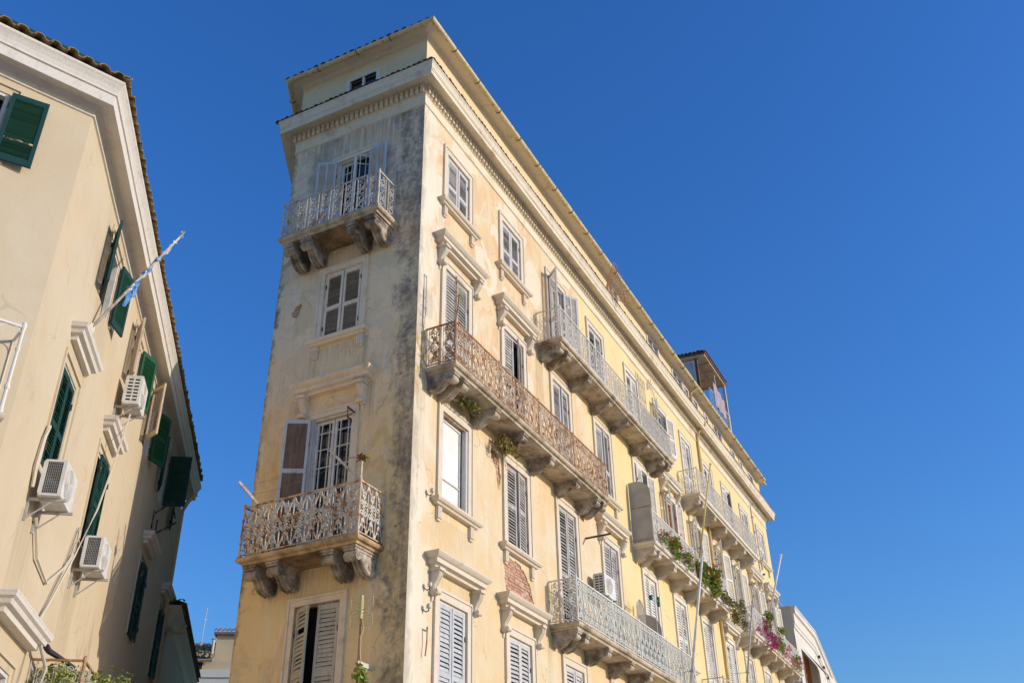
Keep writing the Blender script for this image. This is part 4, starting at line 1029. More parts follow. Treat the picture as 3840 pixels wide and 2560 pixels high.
# ------------------------------------------------------------------ plants
LEAFQ = random.Random(21)
def foliage(mb, c, r, n, size, droop=0.):
    for _ in range(n):
        while True:
            p = Vector((LEAFQ.uniform(-1, 1), LEAFQ.uniform(-1, 1), LEAFQ.uniform(-1, 1)))
            if p.length < 1: break
        p = p*(.55+.45*LEAFQ.random()); p = Vector((c[0]+p.x*r[0], c[1]+p.y*r[1], c[2]+p.z*r[2]))
        a = LEAFQ.uniform(0, 6.28); el = LEAFQ.uniform(-.9, .9); s = size*LEAFQ.uniform(.6, 1.3)
        d = Vector((math.cos(a)*math.cos(el), math.sin(a)*math.cos(el), math.sin(el)-droop)).normalized(); w_ = d.cross(Vector((LEAFQ.uniform(-1, 1), LEAFQ.uniform(-1, 1), 1))).normalized()*s*.38
        k = len(mb.v); nrm = d.cross(w_).normalized()*s*.1
        mb.v += [tuple(p), tuple(p+d*s*.45+w_+nrm), tuple(p+d*s), tuple(p+d*s*.45-w_+nrm)]; mb.f.append((k, k+1, k+2, k+3))
def plant(name, label, loc, blobs, leaf='leaf', size=.07, flowers=(), fmat='red', pot=None, group=None, cat='plant', stems=None, fs=.05, rz=0):
    t = thing(name, label, cat, loc, rz, group)
    mb = MB()
    for c, r, n in blobs: foliage(mb, c, r, n, size)
    part('leaves', mb, leaf, t, kind='stuff')
    sb_ = MB(); root = (0, 0, .05)
    for c, r, n in blobs:
        for k in range(3):
            q = Vector((c[0]+LEAFQ.uniform(-.6, .6)*r[0], c[1]+LEAFQ.uniform(-.6, .6)*r[1], c[2]+LEAFQ.uniform(-.5, .6)*r[2])); m_ = (Vector(root)+q)/2+Vector((LEAFQ.uniform(-.05, .05), 0, .08))
            sb_.tube([root, m_, q], .008, 4, r2=.004)
    part('stems', sb_, 'weed', t)
    if flowers:
        fb = MB()
        for c, r, n in flowers:
            for _ in range(n):
                p = Vector((c[0]+LEAFQ.uniform(-1, 1)*r[0], c[1]+LEAFQ.uniform(-1, 1)*r[1], c[2]+LEAFQ.uniform(-1, 1)*r[2])); foliage(fb, p, (fs, fs, fs), 7, fs*.9)
        part('blossoms', fb, fmat, t, kind='stuff')
    if pot:
        pb = MB(); pb.lathe([(.08, 0), (.10, .1), (.115, .17), (.125, .17), (.125, .21), (.10, .21), (.09, .16)], 0, 0, 10); part('pot', pb, pot, t, smooth=True)
    return t
RB = -.62   # just inside the railing
GR = 'potted flowers on the balcony'
def ger(u, z, label, s=1., leaf='leaf', fl='red', nf=9, up=.25, out=-.34, n=200, name='geranium', grp=GR):
    plant(name, label, FR.wpt(u, RB+.05, z), [((0, -.05, .40*s), (.24*s, .18*s, .22*s), n), ((0, out, .26*s+up-.25), (.28*s, .17*s, .28*s), int(n*1.3)), ((.14*s, out, .0), (.20*s, .12*s, .20*s), n//2)], leaf, .085*s, [((0, out*1.1, .34*s), (.28*s, .18*s, .24*s), nf)], fl, 'terracotta', grp, fs=.06)
ger(13.35, 12.22, 'pink and red geranium nearest the grey partition panel on the balcony', .85, nf=12, fl='pink', n=90)
ger(14.35, 12.22, 'bushy green geranium with a few red heads, second from the grey partition panel', 1.15, nf=17, n=240)
ger(15.7, 12.22, 'low pale geranium trailing through the balcony railing below the hooded open door', 1.0, nf=16, fl='pink', n=150)
ger(17.2, 12.22, 'full green geranium beside the yellow flagpole with one large red bloom', 1.3, nf=10, n=320)
ger(18.5, 12.22, 'largest red geranium hanging over the balcony edge beyond the yellow flagpole', 1.6, nf=46, n=380)
ger(20.0, 12.22, 'sparse olive creeper hanging from the end of the geranium balcony', 1.2, 'leaf_d', 'pink', 0, .05, -.32, 90, 'creeper', 'hanging creepers')
plant('creeper', 'large olive creeper trailing down between the two flower balconies', FR.wpt(20.85, -.62, 12.21), [((.1, -.3, .1), (.35, .15, .3), 130), ((.0, -.32, -.42), (.40, .16, .34), 360), ((1.5, -.25, .3), (.36, .15, .45), 220), ((1.6, -.25, -.25), (.28, .15, .3), 130), ((.8, -.3, .1), (.5, .12, .2), 70)], 'leaf_d', .085, pot='terracotta', group='hanging creepers')
plant('bougainvillea', 'magenta bougainvillea spilling through the far balcony railing', FR.wpt(26.1, -.62, 12.21), [((.3, -.25, .5), (.45, .2, .4), 200), ((.5, -.32, 1.05), (.42, .18, .26), 260)], 'leaf', .11, [((.25, -.36, -.02), (.42, .16, .30), 80), ((-.9, -.25, .15), (.6, .12, .12), 14), ((-.1, -.3, .62), (.4, .12, .25), 14)], 'magenta', 'terracotta', GR, fs=.09)
plant('geranium', 'green leaves with salmon pink flowers beyond the bougainvillea', FR.wpt(28.2, -.62, 12.21), [((0, -.3, .25), (.5, .18, .40), 240), ((.7, -.3, 1.0), (.6, .15, .2), 150)], 'leaf', .11, [((.7, -.36, .1), (.6, .14, .36), 44), ((1.7, -.32, -.1), (.4, .1, .25), 16)], 'pink', 'terracotta', GR, fs=.075)
plant('geranium', 'last pink flowering pot at the far end of the top flower balcony', FR.wpt(31.3, -.62, 12.21), [((0, -.3, .1), (.6, .18, .42), 240)], 'leaf', .11, [((0, -.36, .05), (.6, .12, .35), 30)], 'pink', 'terracotta', GR, fs=.075)
plant('leafy_plant', 'glossy upright oleander beside the antenna mast on the narrow end', FN.wpt(-.50, -.60, 4.2), [((0, 0, .9), (.16, .14, .5), 200), ((.02, 0, 1.42), (.13, .11, .30), 130), ((.1, 0, .8), (.14, .12, .4), 110)], 'leaf', .11, pot='terracotta')
plant('window_box_plant', 'straggly flowering shrub on the lowest balcony of the beige house', LR.wpt(3.85, -.45, 4.27), [((-.1, .1, .78), (.42, .34, .32), 700), ((-.2, -.25, .66), (.35, .25, .30), 380), ((.45, 0, .72), (.4, .36, .34), 480), ((.9, 0, .8), (.4, .3, .4), 300)], 'leaf', .06, [((0, -.1, .2), (.6, .2, .4), 6)], 'magenta', 'terracotta')
# weeds rooted under the rusty balcony
def weeds(name, label, u, z, n, L, mat='weed', spread=.2, out=.35):
    t = thing(name, label, 'plant', FR.wpt(u, -.03, z)); mb = MB(); lb = MB()
    for _ in range(n):
        a = LEAFQ.uniform(-1, 1); d = LEAFQ.random(); l = L*LEAFQ.uniform(.4, 1)
        p0 = Vector((a*spread*.5, -d*out*.5, .1)); p1 = p0+Vector((a*.12, -.10-.1*d, -.03)); p2 = p1+Vector((a*.1+LEAFQ.uniform(-.05, .05), -.05, -l*.6)); p3 = p2+Vector((LEAFQ.uniform(-.05, .05), 0, -l*.4))
        mb.tube([p0, p1, p2, p3], .008, 3, r2=.003); foliage(lb, tuple(p2), (.05, .05, l*.35), 5, .07, .8); foliage(lb, tuple(p1), (.06, .06, .06), 4, .06)
    part('stems', mb, mat, t); part('leaves', lb, mat, t, kind='stuff')
weeds('wall_weed', 'green ferny weed growing under the near end of the rusty balcony', 1.75, 11.86, 46, .18, 'leaf_d', .5, .4)
weeds('wall_weed', 'long dry yellow weed hanging under the rusty balcony beside the closed grey shutters', 3.72, 11.74, 60, .50, 'weed', .42, .36)
FLY = ((17.245, -0.850, 12.964), (17.245, -1.669, 16.299))
FLW = ((14.413, -0.900, 8.244), (14.413, -1.732, 12.063))
FLF = ((26.751, -0.850, 13.093), (26.751, -1.833, 15.798))
FLG = ((21.360, -0.900, 9.597), (21.360, -1.520, 12.390))
# ------------------------------------------------------------------ things on the facades
# grey partition panels, rounded at one top corner
def partition(u, z, d0, d1, h, r, label):
    t = thing('partition_panel', label, 'panel', FR.wpt(u, -d0, z), 0, 'partition panels')
    W = d1-d0; pts = [(0, 0), (W, 0)]+arc(W-r, h-r, r, 0, 90, 8)+[(0, h)]
    mb = MB(); mb.prism(pts, 0, .03, lambda a, b, d: (d, -a, b)); part('sheet', mb, 'grey_panel', t)
    rb_ = MB()
    for zz in (.05, h*.55): rb_.box(-.012, -.001, -W+.01, 0, zz, zz+.03)
    part('batten', rb_, 'rustwood', t)
partition(12.80, 12.23, .03, .74, 2.0, .45, 'tall grey rounded partition panel at the near end of the geranium balcony')
partition(12.6, 8.19, .05, .74, 1.75, .55, 'grey rounded partition panel behind the green and white railing lower down')
# iron fans that keep climbers off
def fan(name, label, base, dirs, L, mat='iron_rail', group='iron climbing guards', rim=(.7, 1.0)):
    t = thing(name, label, 'guard', base, 0, group); mb = MB(); rings = [[], []]
    for d in dirs:
        d = Vector(d).normalized(); mb.tube([(0, 0, 0), d*L], .014, 4); mb.tube([d*L, d*(L+.06)], .02, 4, r2=.004)
        for k, q in enumerate(rim): rings[k].append(d*L*q)
    part('spikes', mb, mat, t); rb_ = MB()
    for r in rings[:1]: rb_.tube(r, .016, 4)
    part('hoop', rb_, mat, t)
fan('iron_fan', 'rusty iron fan of spikes above the cornice below the gutter', FR.wpt(11.15, -.36, 20.55), [(math.cos(R_(a)), -.55, math.sin(R_(a))) for a in range(-12, 118, 10)], 1.05, rim=(.85, 1))
def spikes(label, u, z, mat):
    t = thing('spike_guard', label, 'guard', FR.wpt(u, -.74, z), 0, 'iron climbing guards'); mb = MB()
    for k in range(6):
        x = k*.16; mb.tube([(x, 0, 0), (x, 0, .95)], .012, 4); mb.tube([(x, 0, .95), (x, 0, 1.12)], .022, 4, r2=.003)
    for zz in (.25, .75): mb.tube([(0, 0, zz), (.8, 0, zz)], .012, 4)
    part('spikes', mb, mat, t); hb = MB()
    P = [(.80+.0, 0, .3)]
    for a in range(150, -80, -18):
        c = Vector((1.05, 0, .55)); d = Vector((math.cos(R_(a)), -.3, math.sin(R_(a)))); hb.tube([c+d*.30, c+d*.62], .011, 4); P.append(tuple(c+d*.42))
    hb.tube(P[1:], .014, 4); part('hoop', hb, mat, t)
spikes('cream spiked guard standing on the upper white balcony railing', 12.5, 16.95, 'iron_n')
def hoopguard(label, u, z):
    t = thing('arched_guard', label, 'guard', FR.wpt(u, -.40, z), 0, 'iron climbing guards'); mb = MB()
    for k in range(7):
        x = .05+k*.08; h = .75+.28*math.sin(math.pi*(k+.5)/7); mb.tube([(x, 0, 0), (x, 0, h)], .012, 4)
    mb.tube([(.0, 0, 0)]+[(.29-.32*math.cos(R_(a)), 0, .68+.30*math.sin(R_(a))) for a in range(0, 181, 18)]+[(.61, 0, 0)], .014, 4)
    part('spikes', mb, 'iron_n', t)
hoopguard('arched cream iron guard behind the green and white railing', 11.6, 9.15)
# flagpoles
def pole(name, label, a, b, r, mat, group='flagpoles'):
    t = thing(name, label, 'flagpole', a, 0, group); d = Vector(b)-Vector(a); mb = MB(); mb.tube([(0, 0, 0), d], r, 8, r2=r*.8); part('pole', mb, mat, t, smooth=True)
    mb = MB(); mb.lathe([(.01, -.02), (r*1.3, 0), (r*1.4, .04), (.01, .06)], d.x, d.y, 8); mb.v = [(x, y, z+d.z) for x, y, z in mb.v]; part('cap', mb, mat, t)
    cb = MB(); q = d.normalized()*.35; cb.tube([q, q+Vector((.0, .5, 0))], .012, 4); cb.box(q.x-.06, q.x+.06, q.y-.06, q.y+.06, q.z-.03, q.z+.03); part('clamp', cb, 'steel', t)
    return t
pole('flag_pole', 'yellow flagpole leaning out from the geranium balcony', FLY[0], FLY[1], .035, 'yellow_pole')
pole('flag_pole', 'long white flagpole leaning out from the green and white railing', FLW[0], FLW[1], .045, 'white_pole')
pole('flag_pole', 'white flagpole against the sky at the far end of the building', FLF[0], FLF[1], .045, 'white_pole')
pole('flag_pole', 'thin mottled grey pole in front of the bougainvillea balcony', FLG[0], FLG[1], .035, 'steel')
# television antenna by the narrow end
A0 = FN.wpt(-.66, -.45, 4.2)
t = thing('tv_antenna', 'yellowed grid television antenna on a rusty mast by the narrow end', 'antenna', A0)
mb = MB(); mb.tube([(0, 0, 0), (0, 0, 2.62)], .022, 8); part('mast', mb, 'iron_rail', t, smooth=True)
mb = MB()
for s_ in (-1, 1):
    for k in range(5): mb.tube([(0, -.24, 2.66+s_*(.09+k*.042)), (0, .24, 2.66+s_*(.09+k*.042))], .005, 4)
    for y in (-.24, .24): mb.tube([(0, y, 2.66+s_*.08), (0, y, 2.66+s_*.27)], .006, 4)
part('grid', mb, 'antenna_y', t)
mb = MB()
for y in (-.11, .11): mb.tube([(-.06, y+.085*math.cos(R_(a)), 2.64+.04*math.sin(R_(a))) for a in range(0, 361, 24)], .009, 4)
mb.box(-.05, .02, -.025, .025, 2.52, 2.95); part('dipole', mb, 'antenna_y', t)
mb = MB(); mb.tube([(.0, -.03, 2.5), (.0, -.07, 2.35), (0, -.02, 2.2), (0, -.03, 1.9), (0, -.10, 1.4), (0, -.03, 1.0)], .007, 4); part('cable', mb, 'cable', t)
mb = MB(); mb.box(-.05, .45, -.03, .03, 1.70, 1.78); part('clamp', mb, 'cable', t)
t = thing('tv_antenna', 'dark thin antenna mast with wire grid standing at the corner of the rusty balcony', 'antenna', FR.wpt(.42, -.73, 12.2)); mb = MB()
mb.tube([(0, 0, 0), (0, 0, 2.15)], .018, 6); part('mast', mb, 'iron_rail', t); gb_ = MB()
for z in (1.2, 1.45, 1.7, 1.95):
    gb_.tube([(-.09, -.04, z), (.09, .04, z)], .014, 4)
gb_.tube([(0, 0, .9), (.16, .02, 1.75)], .012, 4); gb_.tube([(0, 0, 1.6), (.12, .02, 1.72)], .012, 4); part('arms', gb_, 'iron_d', t); wb = MB()
for k in range(13): wb.tube([(-.02+k*.035, .02, 1.55), (-.02+k*.035, .02, 2.22)], .0025, 3)
for k in range(14): wb.tube([(-.02, .02, 1.55+k*.05), (.40, .02, 1.55+k*.05)], .0025, 3)
part('wire_grid', wb, 'antenna_y', t)
t = thing('tv_antenna', 'small antenna with green plastic elements above the lower green railing', 'antenna', FR.wpt(12.25, -.73, 8.2)); mb = MB(); mb.tube([(0, 0, 0), (0, 0, 2.3)], .012, 6); part('mast', mb, 'steel', t)
mb = MB(); mb.tube([(-.35, 0, 2.0), (.35, 0, 2.05)], .012, 4)
for x in (-.1, .1): mb.tube([(x, -.02, 1.9), (x, -.02, 2.2)], .008, 4)
mb.tube([(-.2, 0, 1.95), (.2, 0, 1.98)], .008, 4); part('boom', mb, 'steel', t); mb = MB(); mb.box(-.38, -.28, -.04, .04, 1.93, 2.05); mb.box(.30, .38, -.03, .03, 1.9, 2.18); part('elements', mb, 'plastic_green', t)
t = thing('tv_antenna', 'thin bare antenna mast on the geranium balcony near the far windows', 'antenna', FR.wpt(21.9, -.5, 12.2)); mb = MB(); mb.tube([(0, 0, -.0), (0, 0, 3.0)], .02, 6)
part('mast', mb, 'steel', t); mb = MB()
for z in (2.2, 2.6, 2.9): mb.tube([(-.12, 0, z), (.12, 0, z)], .01, 4)
part('arms', mb, 'steel', t)
# washing-line poles on the lower end balcony
def lp(name, label, a, b, r=.035): 
    mb = MB(); d = Vector(b)-Vector(a); mb.tube([(0, 0, 0), d], r, 4); return plain(name, mb, 'pale_wood', label, 'pole', a, 0, 'washing line poles')
lp('washing_pole', 'whitewashed pole slanting out past the sky edge of the lower end balcony', FN.wpt(-2.85, -.55, 8.95), FN.wpt(-3.34, -1.15, 9.70))
lp('washing_pole', 'whitewashed pole slanting up at the right corner of the lower end balcony', FN.wpt(-.62, -.80, 9.28), FN.wpt(-1.22, -1.05, 9.95), .03)
mb = MB(); q0, q1 = FN.wpt(-3.30, -1.10, 9.62), FN.wpt(-1.16, -1.02, 9.85); q2, q3 = FN.wpt(-3.18, -.95, 9.46), FN.wpt(-.98, -.95, 9.68)
for a, b in ((q0, q1), (q2, q3)):
    mb.tube([a+(b-a)*(i/8)+Vector((0, 0, -.10*math.sin(math.pi*i/8))) for i in range(9)], .004, 3)
plain('washing_line', mb, 'wire', 'two thin slack washing lines strung across the lower end balcony', 'line')
t = thing('pole_ornament', 'white post topped with faded red and green cloth at the balcony corner', 'post', FN.wpt(-.60, -.83, 9.27)); mb = MB(); mb.tube([(0, 0, 0), (0, 0, .42)], .028, 6); part('post', mb, 'pale_wood', t)
mb = MB(); foliage(mb, (0, 0, .47), (.09, .09, .07), 26, .10); part('red_cloth', mb, 'terracotta', t); mb = MB(); foliage(mb, (-.02, -.06, .45), (.06, .06, .05), 16, .10); part('green_cloth', mb, 'leaf', t)
mb = MB(); mb.tube([(0, 0, .43), (-.02, .14, .50), (-.02, .40, .55)], .010, 4); part('spindle', mb, 'wire', t)
# folded sheet and bag on that balcony
mb = MB(); mb.box(0, .5, -.06, 0, 0, .55); mb.v = [(x+.05*math.sin(z*5), y+.04*math.sin(x*7+z*4), z) for x, y, z in mb.v]
mb.box(.04, .46, -.10, -.07, .05, .60); plain('white_sheet', mb, 'blind', 'white board leaning inside the lower end balcony railing', 'board', FN.wpt(-1.30, -.10, 8.23), FN.th)
mb = MB(); mb.lathe([(.05, 0), (.14, .06), (.16, .2), (.12, .34), (.05, .42), (.02, .46)], 0, 0, 10); mb.v = [(x*(1+.15*math.sin(z*20)), y, z) for x, y, z in mb.v]
plain('dark_bag', mb, 'feather', 'dark bag inside the right corner of the lower end balcony', 'bag', FN.wpt(-.75, -.25, 8.23), smooth=True)
# reed screen behind the far end of the upper balcony
mb = MB(); sc_r = random.Random(8)
for k in range(70): x = k*.04; mb.box(x, x+.034, -.008+sc_r.uniform(-.004, .004), .006, 0, .86+sc_r.uniform(-.03, .03))
plain('reed_screen', mb, 'net', 'tan reed screen fixed inside the far end of the upper balcony railing', 'screen', FR.wpt(12.8, -.70, 16.04))
# bird on a far hood
t = thing('pigeon', 'dark pigeon perched on the hood of the second last window', 'bird', FR.wpt(30.0, -.26, 16.02), R_(-20)); mb = MB()
mb.lathe([(.005, -.17), (.035, -.12), (.065, -.03), (.07, .04), (.05, .10), (.032, .13), (.04, .16), (.042, .19), (.028, .22), (.008, .235), (.003, .255)], 0, 0, 10)
mb.v = [(z*.8+.0, y, .10+z*.45+x*.9) for x, y, z in mb.v]; mb.box(-.26, -.10, -.03, .03, .03, .05); part('body', mb, 'feather', t, smooth=True)
lb = MB(); lb.tube([(0, -.02, 0), (0, -.02, .06)], .006, 4); lb.tube([(0, .02, 0), (0, .02, .06)], .006, 4); part('legs', lb, 'rustwood', t)
# cables on the beige house
def cable(label, pts, r, mat, name='cable'):
    mb = MB(); P = [Vector(p) for p in pts]; o = P[0]; mb.tube([p-o for p in P], r, 5); plain(name, mb, mat, label, 'cable', o)
cable('pale rope slanting across the beige house from the highest air conditioner', [LR.wpt(5.1, -.30, 10.0), LR.wpt(4.9, -.25, 9.0), LR.wpt(4.7, -.18, 8.0), LR.wpt(4.3, -.08, 7.05), LR.wpt(3.65, -.04, 6.15), LR.wpt(3.18, -.04, 5.65), LR.wpt(2.95, -.36, 5.0), LR.wpt(2.8, -.3, 4.3)], .016, 'cable')
cable('thin dark wire beside the pale rope on the beige house', [LR.wpt(4.38, -.03, 7.55), LR.wpt(4.0, -.03, 6.75), LR.wpt(3.5, -.03, 6.05), LR.wpt(3.16, -.03, 5.62), LR.wpt(2.9, -.34, 5.0), LR.wpt(2.75, -.3, 4.3)], .010, 'wire')
cable('pale hose looping between the two mesh sided air conditioners', [LR.wpt(1.9, -.05, 6.75), LR.wpt(2.4, -.05, 6.35), LR.wpt(3.2, -.04, 6.25), LR.wpt(4.0, -.04, 6.75), LR.wpt(4.35, -.05, 7.1), LR.wpt(4.4, -.05, 7.5)], .022, 'cable')
cable('pale hose rising from the lowest near air conditioner to the tall green shutters', [LR.wpt(1.42, -.05, 7.0), LR.wpt(1.36, -.05, 7.3), LR.wpt(1.42, -.05, 7.75), LR.wpt(1.5, -.05, 7.95)], .028, 'cable')
mb = MB(); mb.tube([(0, 0, 0), (.12, -.02, -.03), (.35, -.12, -.06), (.62, -.30, -.14)], .05, 5, r2=.03); plain('ivy_stem', mb, 'purple', 'dark bundled stem hanging from the end of the white hood', 'stem', LR.wpt(3.22, -.22, 5.36), TR)
mb = MB(); mb.tube([(0, -.02, 0), (0, -.40, .35)], .025, 4); mb.tube([(0, -.02, .1), (0, -.02, -.35)], .02, 4); mb.tube([(.6, -.02, -.25), (.6, -.45, .05)], .025, 4); mb.tube([(.6, -.02, .1), (.6, -.02, -.3)], .02, 4); mb.tube([(.1, -.38, .32), (.85, -.38, .25)], .02, 4)
plain('iron_bracket', mb, 'iron_d', 'dark iron wall brackets in the shade below the jutting dark shutter', 'bracket', LR.wpt(10.9, 0, 10.35), TR)
# ------------------------------------------------------------------ roof terrace shelter
t = thing('roof_shelter', 'small wooden roof terrace shelter with tiled roof above the gutter', 'shelter', (24.4, -.3, 22.4))
mb = MB(); mb.box(0, 3.5, 0, 4.2, 2.62, 2.70); mb.v = [(x, y, z+.06*y) for x, y, z in mb.v]; part('ceiling', mb, 'pav_ply', t)
mb = MB()
for k in range(5): mb.box(.0+k*.82, .06+k*.82, .02, 4.1, 2.56, 2.615)
for y in (.6, 1.6): mb.box(0, 3.4, y, y+.06, 2.53, 2.56)
mb.v = [(x, y, z+.06*y) for x, y, z in mb.v]; part('rafters', mb, 'pav_ply', t)
mb = MB(); mb.box(-.06, 3.58, -.06, 4.2, 2.705, 2.79); mb.v = [(x, y, z+.06*y) for x, y, z in mb.v]; shr = part('roof', mb, 'brown_wood', t)
for k in range(14): link('roof_tile', T2, shr, (-.10, .08+k*.19, 2.80+.012*k), R_(-90))
for k in range(18): link('roof_tile', T2, shr, (.05+k*.195, -.10, 2.80))
for x, y in ((.10, .45), (3.42, .08)):
    mb = MB(); mb.box(-.06, .06, -.06, .06, 0, 2.6); part('post', mb, 'brown_wood' if x < 1 else 'far_grey', t, (x, y, 0))
mb = MB(); mb.box(-.02, .02, .55, 1.6, 0, 2.45); part('glazed_screen', mb, 'curtain', t, (.08, 0, 0))
mb = MB()
for y0, y1, z0, z1 in ((.52, .60, 0, 2.5), (1.55, 1.65, 0, 2.5), (.6, 1.55, 2.42, 2.5), (.6, 1.55, 1.2, 1.27)): mb.box(-.03, .03, y0, y1, z0, z1)
part('screen_frame', mb, 'paint', t, (.08, 0, 0))
mb = MB(); mb.box(.3, 3.3, 3.0, 3.1, 0, 2.7); part('back_wall', mb, 'far_cream', t)
mb = MB(); mb.tube([(.1, .02, .95), (3.6, .02, .95)], .02, 5)
for k in range(18): mb.tube([(.1+k*.2, .02, 0), (.1+k*.2, .02, .95)], .010, 4)
part('railing', mb, 'iron_w', t)
mb = MB(); mb.tube([(1.35, .0, .3), (1.35, .0, 2.2)], .02, 5); part('line_post', mb, 'paint', t)
mb = MB(); n = 12
for k in range(n):
    x0, x1 = .75+k*.14, .75+(k+1)*.14; y0, y1 = -.04+.03*math.sin(k*1.4), -.04+.03*math.sin((k+1)*1.4); mb.quad((x0, y0, .35), (x1, y1, .35), (x1, y1, 1.62-.03*k), (x0, y0, 1.65-.03*k))
plain('hanging_cloth', mb, 'cloth_mauve', 'mauve cloth hung on the roof terrace railing', 'cloth', (24.4, -.3, 22.4))
# ------------------------------------------------------------------ buildings at the edges
# dark low house beyond the beige one
t = thing('low_house', 'low shaded house with curved eaves just beyond the beige house', 'building', (4.2, 9.6, 0), R_(39.3))
mb = MB(); mb.box(0, 8.3, .35, 6, 0, 9.25); mb.box(-.0, 8.31, .349, 6.01, 8.7, 8.85); part('wall', mb, 'left', t)
mb = MB(); mb.sweep([(0, 5), (0, .35), (8.3, .35), (8.3, 5)], [(0, 8.95), (.05, 9.0), (.12, 9.2), (.28, 9.38), (.28, 9.45), (0, 9.5)]); part('cornice', mb, 'eave', t)
mb = MB(); mb.sweep([(0, 5), (0, .35), (8.3, .35), (8.3, 5)], [(.34, 9.48), (-2.5, 10.4)], caps=False); r = part('roof', mb, 'tile', t)
for k in range(38): link('roof_tile', T2, r, (.0+k*.22, -.04, 9.52))
for k in range(12): link('roof_tile', T2, r, (-.38, .1+k*.22, 9.52), R_(-90))
mb = MB(); mb.tube([(.3, .30, 8.95), (.3, .2, 8.9), (.3, .0, 8.92), (.3, -.04, 9.1)], .06, 8); part('downpipe', mb, 'far_cream', t, smooth=True)
for u in (5.4, 7.0):
    mb = MB(); mb.box(0, .8, .32, .36, 6.0, 7.6); w_ = part('window', mb, 'sh_green', t, (u, 0, 0))
# houses in the gap
def polar(az, d, z): a = R_(az); return Vector((CAM_LOC.x+d*math.cos(a), CAM_LOC.y+d*math.sin(a), z))
DF = 80; SF = DF/44
p = polar(44.9, DF, 0); t = thing('far_house', 'cream house with small barred window and tiled lean-to roof in the gap', 'building', p, R_(-57))
zz = lambda e: 1.6+DF*e
X_ = lambda *v: tuple(q*SF for q in v)
mb = MB(); mb.box(-1.8, 6.5, 0, 9, 0, zz(.237)); mb.box(2.58, 6.5, .7, 9, zz(.237), zz(.264)); part('wall', mb, 'far_cream', t)
mb = MB(); mb.box(-1.8, 6.5, -.22, 0, zz(.222), zz(.229)); mb.box(-1.8, 6.5, -.11, 0, zz(.216), zz(.222)-.01); part('cornice', mb, 'trim_far', t)
mb = MB(); mb.quad((-1.8, -.27, zz(.2385)), (2.64, -.27, zz(.2385)), (2.64, 3.3, zz(.262)), (-1.8, 3.3, zz(.262))); mb.box(-1.8, 2.64, -.31, -.18, zz(.236), zz(.238)); r = part('roof', mb, 'tile_l', t)
rq = random.Random(4)
T4 = tile_mesh(.16, .62, 'tile_l', slope=.52)
for i in range(12):
    for j in range(7): link('roof_tile', T4, r, (-1.7+i*.37+rq.uniform(-.07, .07), -.40+j*.52, zz(.2392)+j*.275+rq.uniform(-.02, .05)), rq.uniform(-.2, .2))
mb = MB(); mb.box(2.4, 6.5, .36, 9, zz(.264), zz(.266)); r = part('upper_roof', mb, 'tile', t)
for i in range(12): link('roof_tile', T4, r, (2.5+i*.34, .27, zz(.266)))
mb = MB(); mb.box(0, .76, -.03, 0, 0, .47); o = part('window', mb, 'dark', t, (1.15, 0, zz(.2300)))
BARM = MB().tube([(0, -.07, 0), (0, -.07, .47)], .015, 4).mesh('bar', 'iron_d')
for k in range(4): link('bar', BARM, o, (.1+k*.18, 0, 0))
mb = MB(); mb.tube([(2.45, .36, zz(.24)), (2.45, .36, zz(.259))], .11, 6); mb.box(2.27, 2.63, .18, .54, zz(.259)+.01, zz(.260)); part('flue', mb, 'far_grey', t)
plain('roof_mast', MB().tube([(0, 0, 0), (.15, 0, 3.4)], .03, 5).tube([(-.1, 0, 2.4), (.35, 0, 2.43)], .02, 4), 'steel', 'thin mast on the tiled roof in the gap', 'mast', polar(43.78, 85, 1.6+84*.2525))
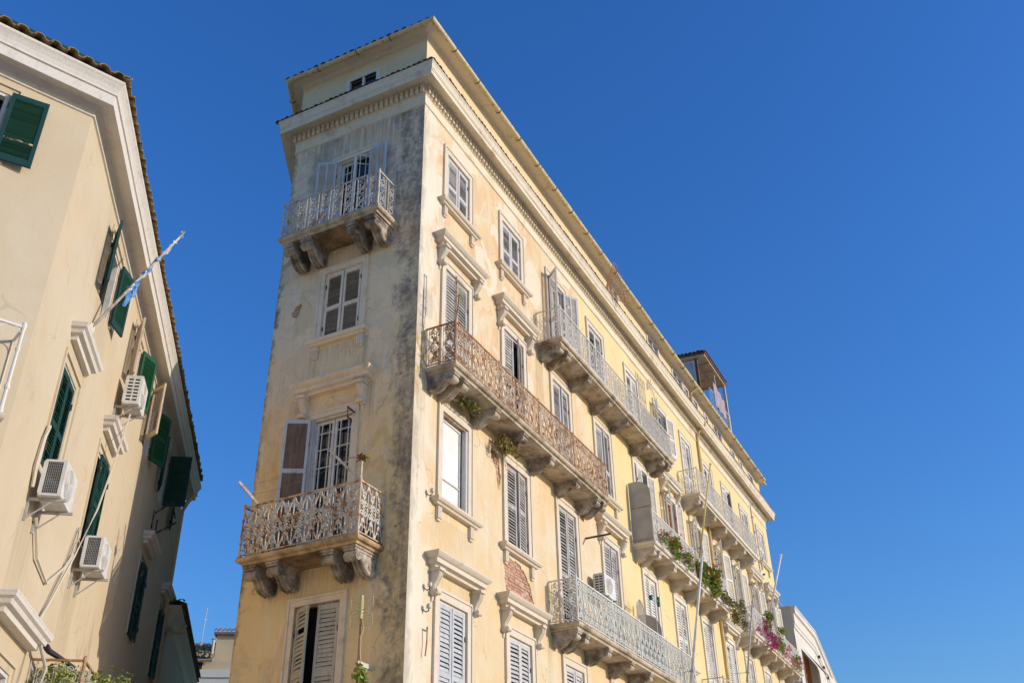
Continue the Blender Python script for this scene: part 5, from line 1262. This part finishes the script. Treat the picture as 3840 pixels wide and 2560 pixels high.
# pale block beyond the far end
t = thing('pale_block', 'pale modern block with grey end wall and cream awning beyond the far end', 'building', (36.0, -.12, 0))
P = [Vector((0, 9)), Vector((-.0, 0)), Vector((5.4, .12)), Vector((19, 1.6))]
mb = MB(); ZB = 16.15
mb.quad((*P[0], 0), (*P[1], 0), (*P[1], ZB), (*P[0], ZB)); part('end_wall', mb, 'far_grey', t)
mb = MB()
for a, b in zip(P[1:], P[2:]): mb.quad((*a, 0), (*b, 0), (*b, ZB), (*a, ZB))
mb.quad((*P[3], 0), (19, 9, 0), (19, 9, ZB), (*P[3], ZB)); mb.quad((*P[0], ZB), (*P[1], ZB), (*P[2], ZB), (*P[3], ZB)); part('front_wall', mb, 'far_white', t)
mb = MB(); mb.sweep([tuple(p) for p in P[1:]], [(0, ZB-1.0), (.06, ZB-.98), (.06, ZB-.8), (.10, ZB-.78), (.10, ZB-.3), (.20, ZB-.26), (.20, ZB+.0), (.24, ZB+.02), (.24, ZB+.10), (0, ZB+.1)]); part('cornice', mb, 'far_white', t)
mb = MB(); mb.box(-.03, .05, 0, 8, ZB, ZB+.12); mb.box(-.02, 0, 2.9, 3.0, 0, ZB); part('coping', mb, 'far_grey', t)
mb = MB()
for z in (.45, .9): mb.tube([(.2, 4, ZB+z), (.2, .9, ZB+z), (2.6, .9, ZB+z)], .04, 5)
for q in ((.2, .9), (.2, 2.4), (1.4, .9)): mb.tube([(*q, ZB), (*q, ZB+.9)], .035, 5)
part('roof_railing', mb, 'steel', t)
mb = MB(); mb.box(1.5, 2.5, -.02, .3, 10.5, 14.1); part('doorway', mb, 'orange', t)
mb = MB(); mb.quad((1.2, -.05, 14.4), (6.8, .12, 14.4), (6.8, -1.1, 12.9), (1.2, -1.1, 12.9)); mb.quad((1.2, -1.1, 12.9), (6.8, -1.1, 12.9), (6.8, -1.1, 12.7), (1.2, -1.1, 12.7)); part('awning', mb, 'awning', t)
mb = MB(); mb.box(.9, 8, -1.2, 0, 11.1, 11.3); part('balcony', mb, 'far_white', t)
mb = MB(); mb.tube([(.9, 0, 12.35), (.9, -1.15, 12.35), (8, -1.15, 12.35)], .05, 4)
for k in range(40): mb.tube([(.9+k*.18, -1.15, 11.3), (.9+k*.18, -1.15, 12.35)], .02, 4)
for k in range(6): mb.tube([(.9, -k*.2, 11.3), (.9, -k*.2, 12.35)], .02, 4)
part('railing', mb, 'red_iron', t)
mb = MB()
SPOT = mb.box(0, .14, -.10, .02, -.07, .07).mesh('spotlight', 'iron_d')
for x in (5.6, 8.2, 11.0, 14): link('spotlight', SPOT, t, (x, -.02+max(0, x-5.4)*.109, 14.9))
plant('climber', 'green climber on the red railing of the pale block', (37.6, -1.35, 11.3), [((0, 0, .3), (.5, .2, .5), 160), ((1.2, 0, .5), (.6, .2, .5), 160)], 'leaf_d', .12)
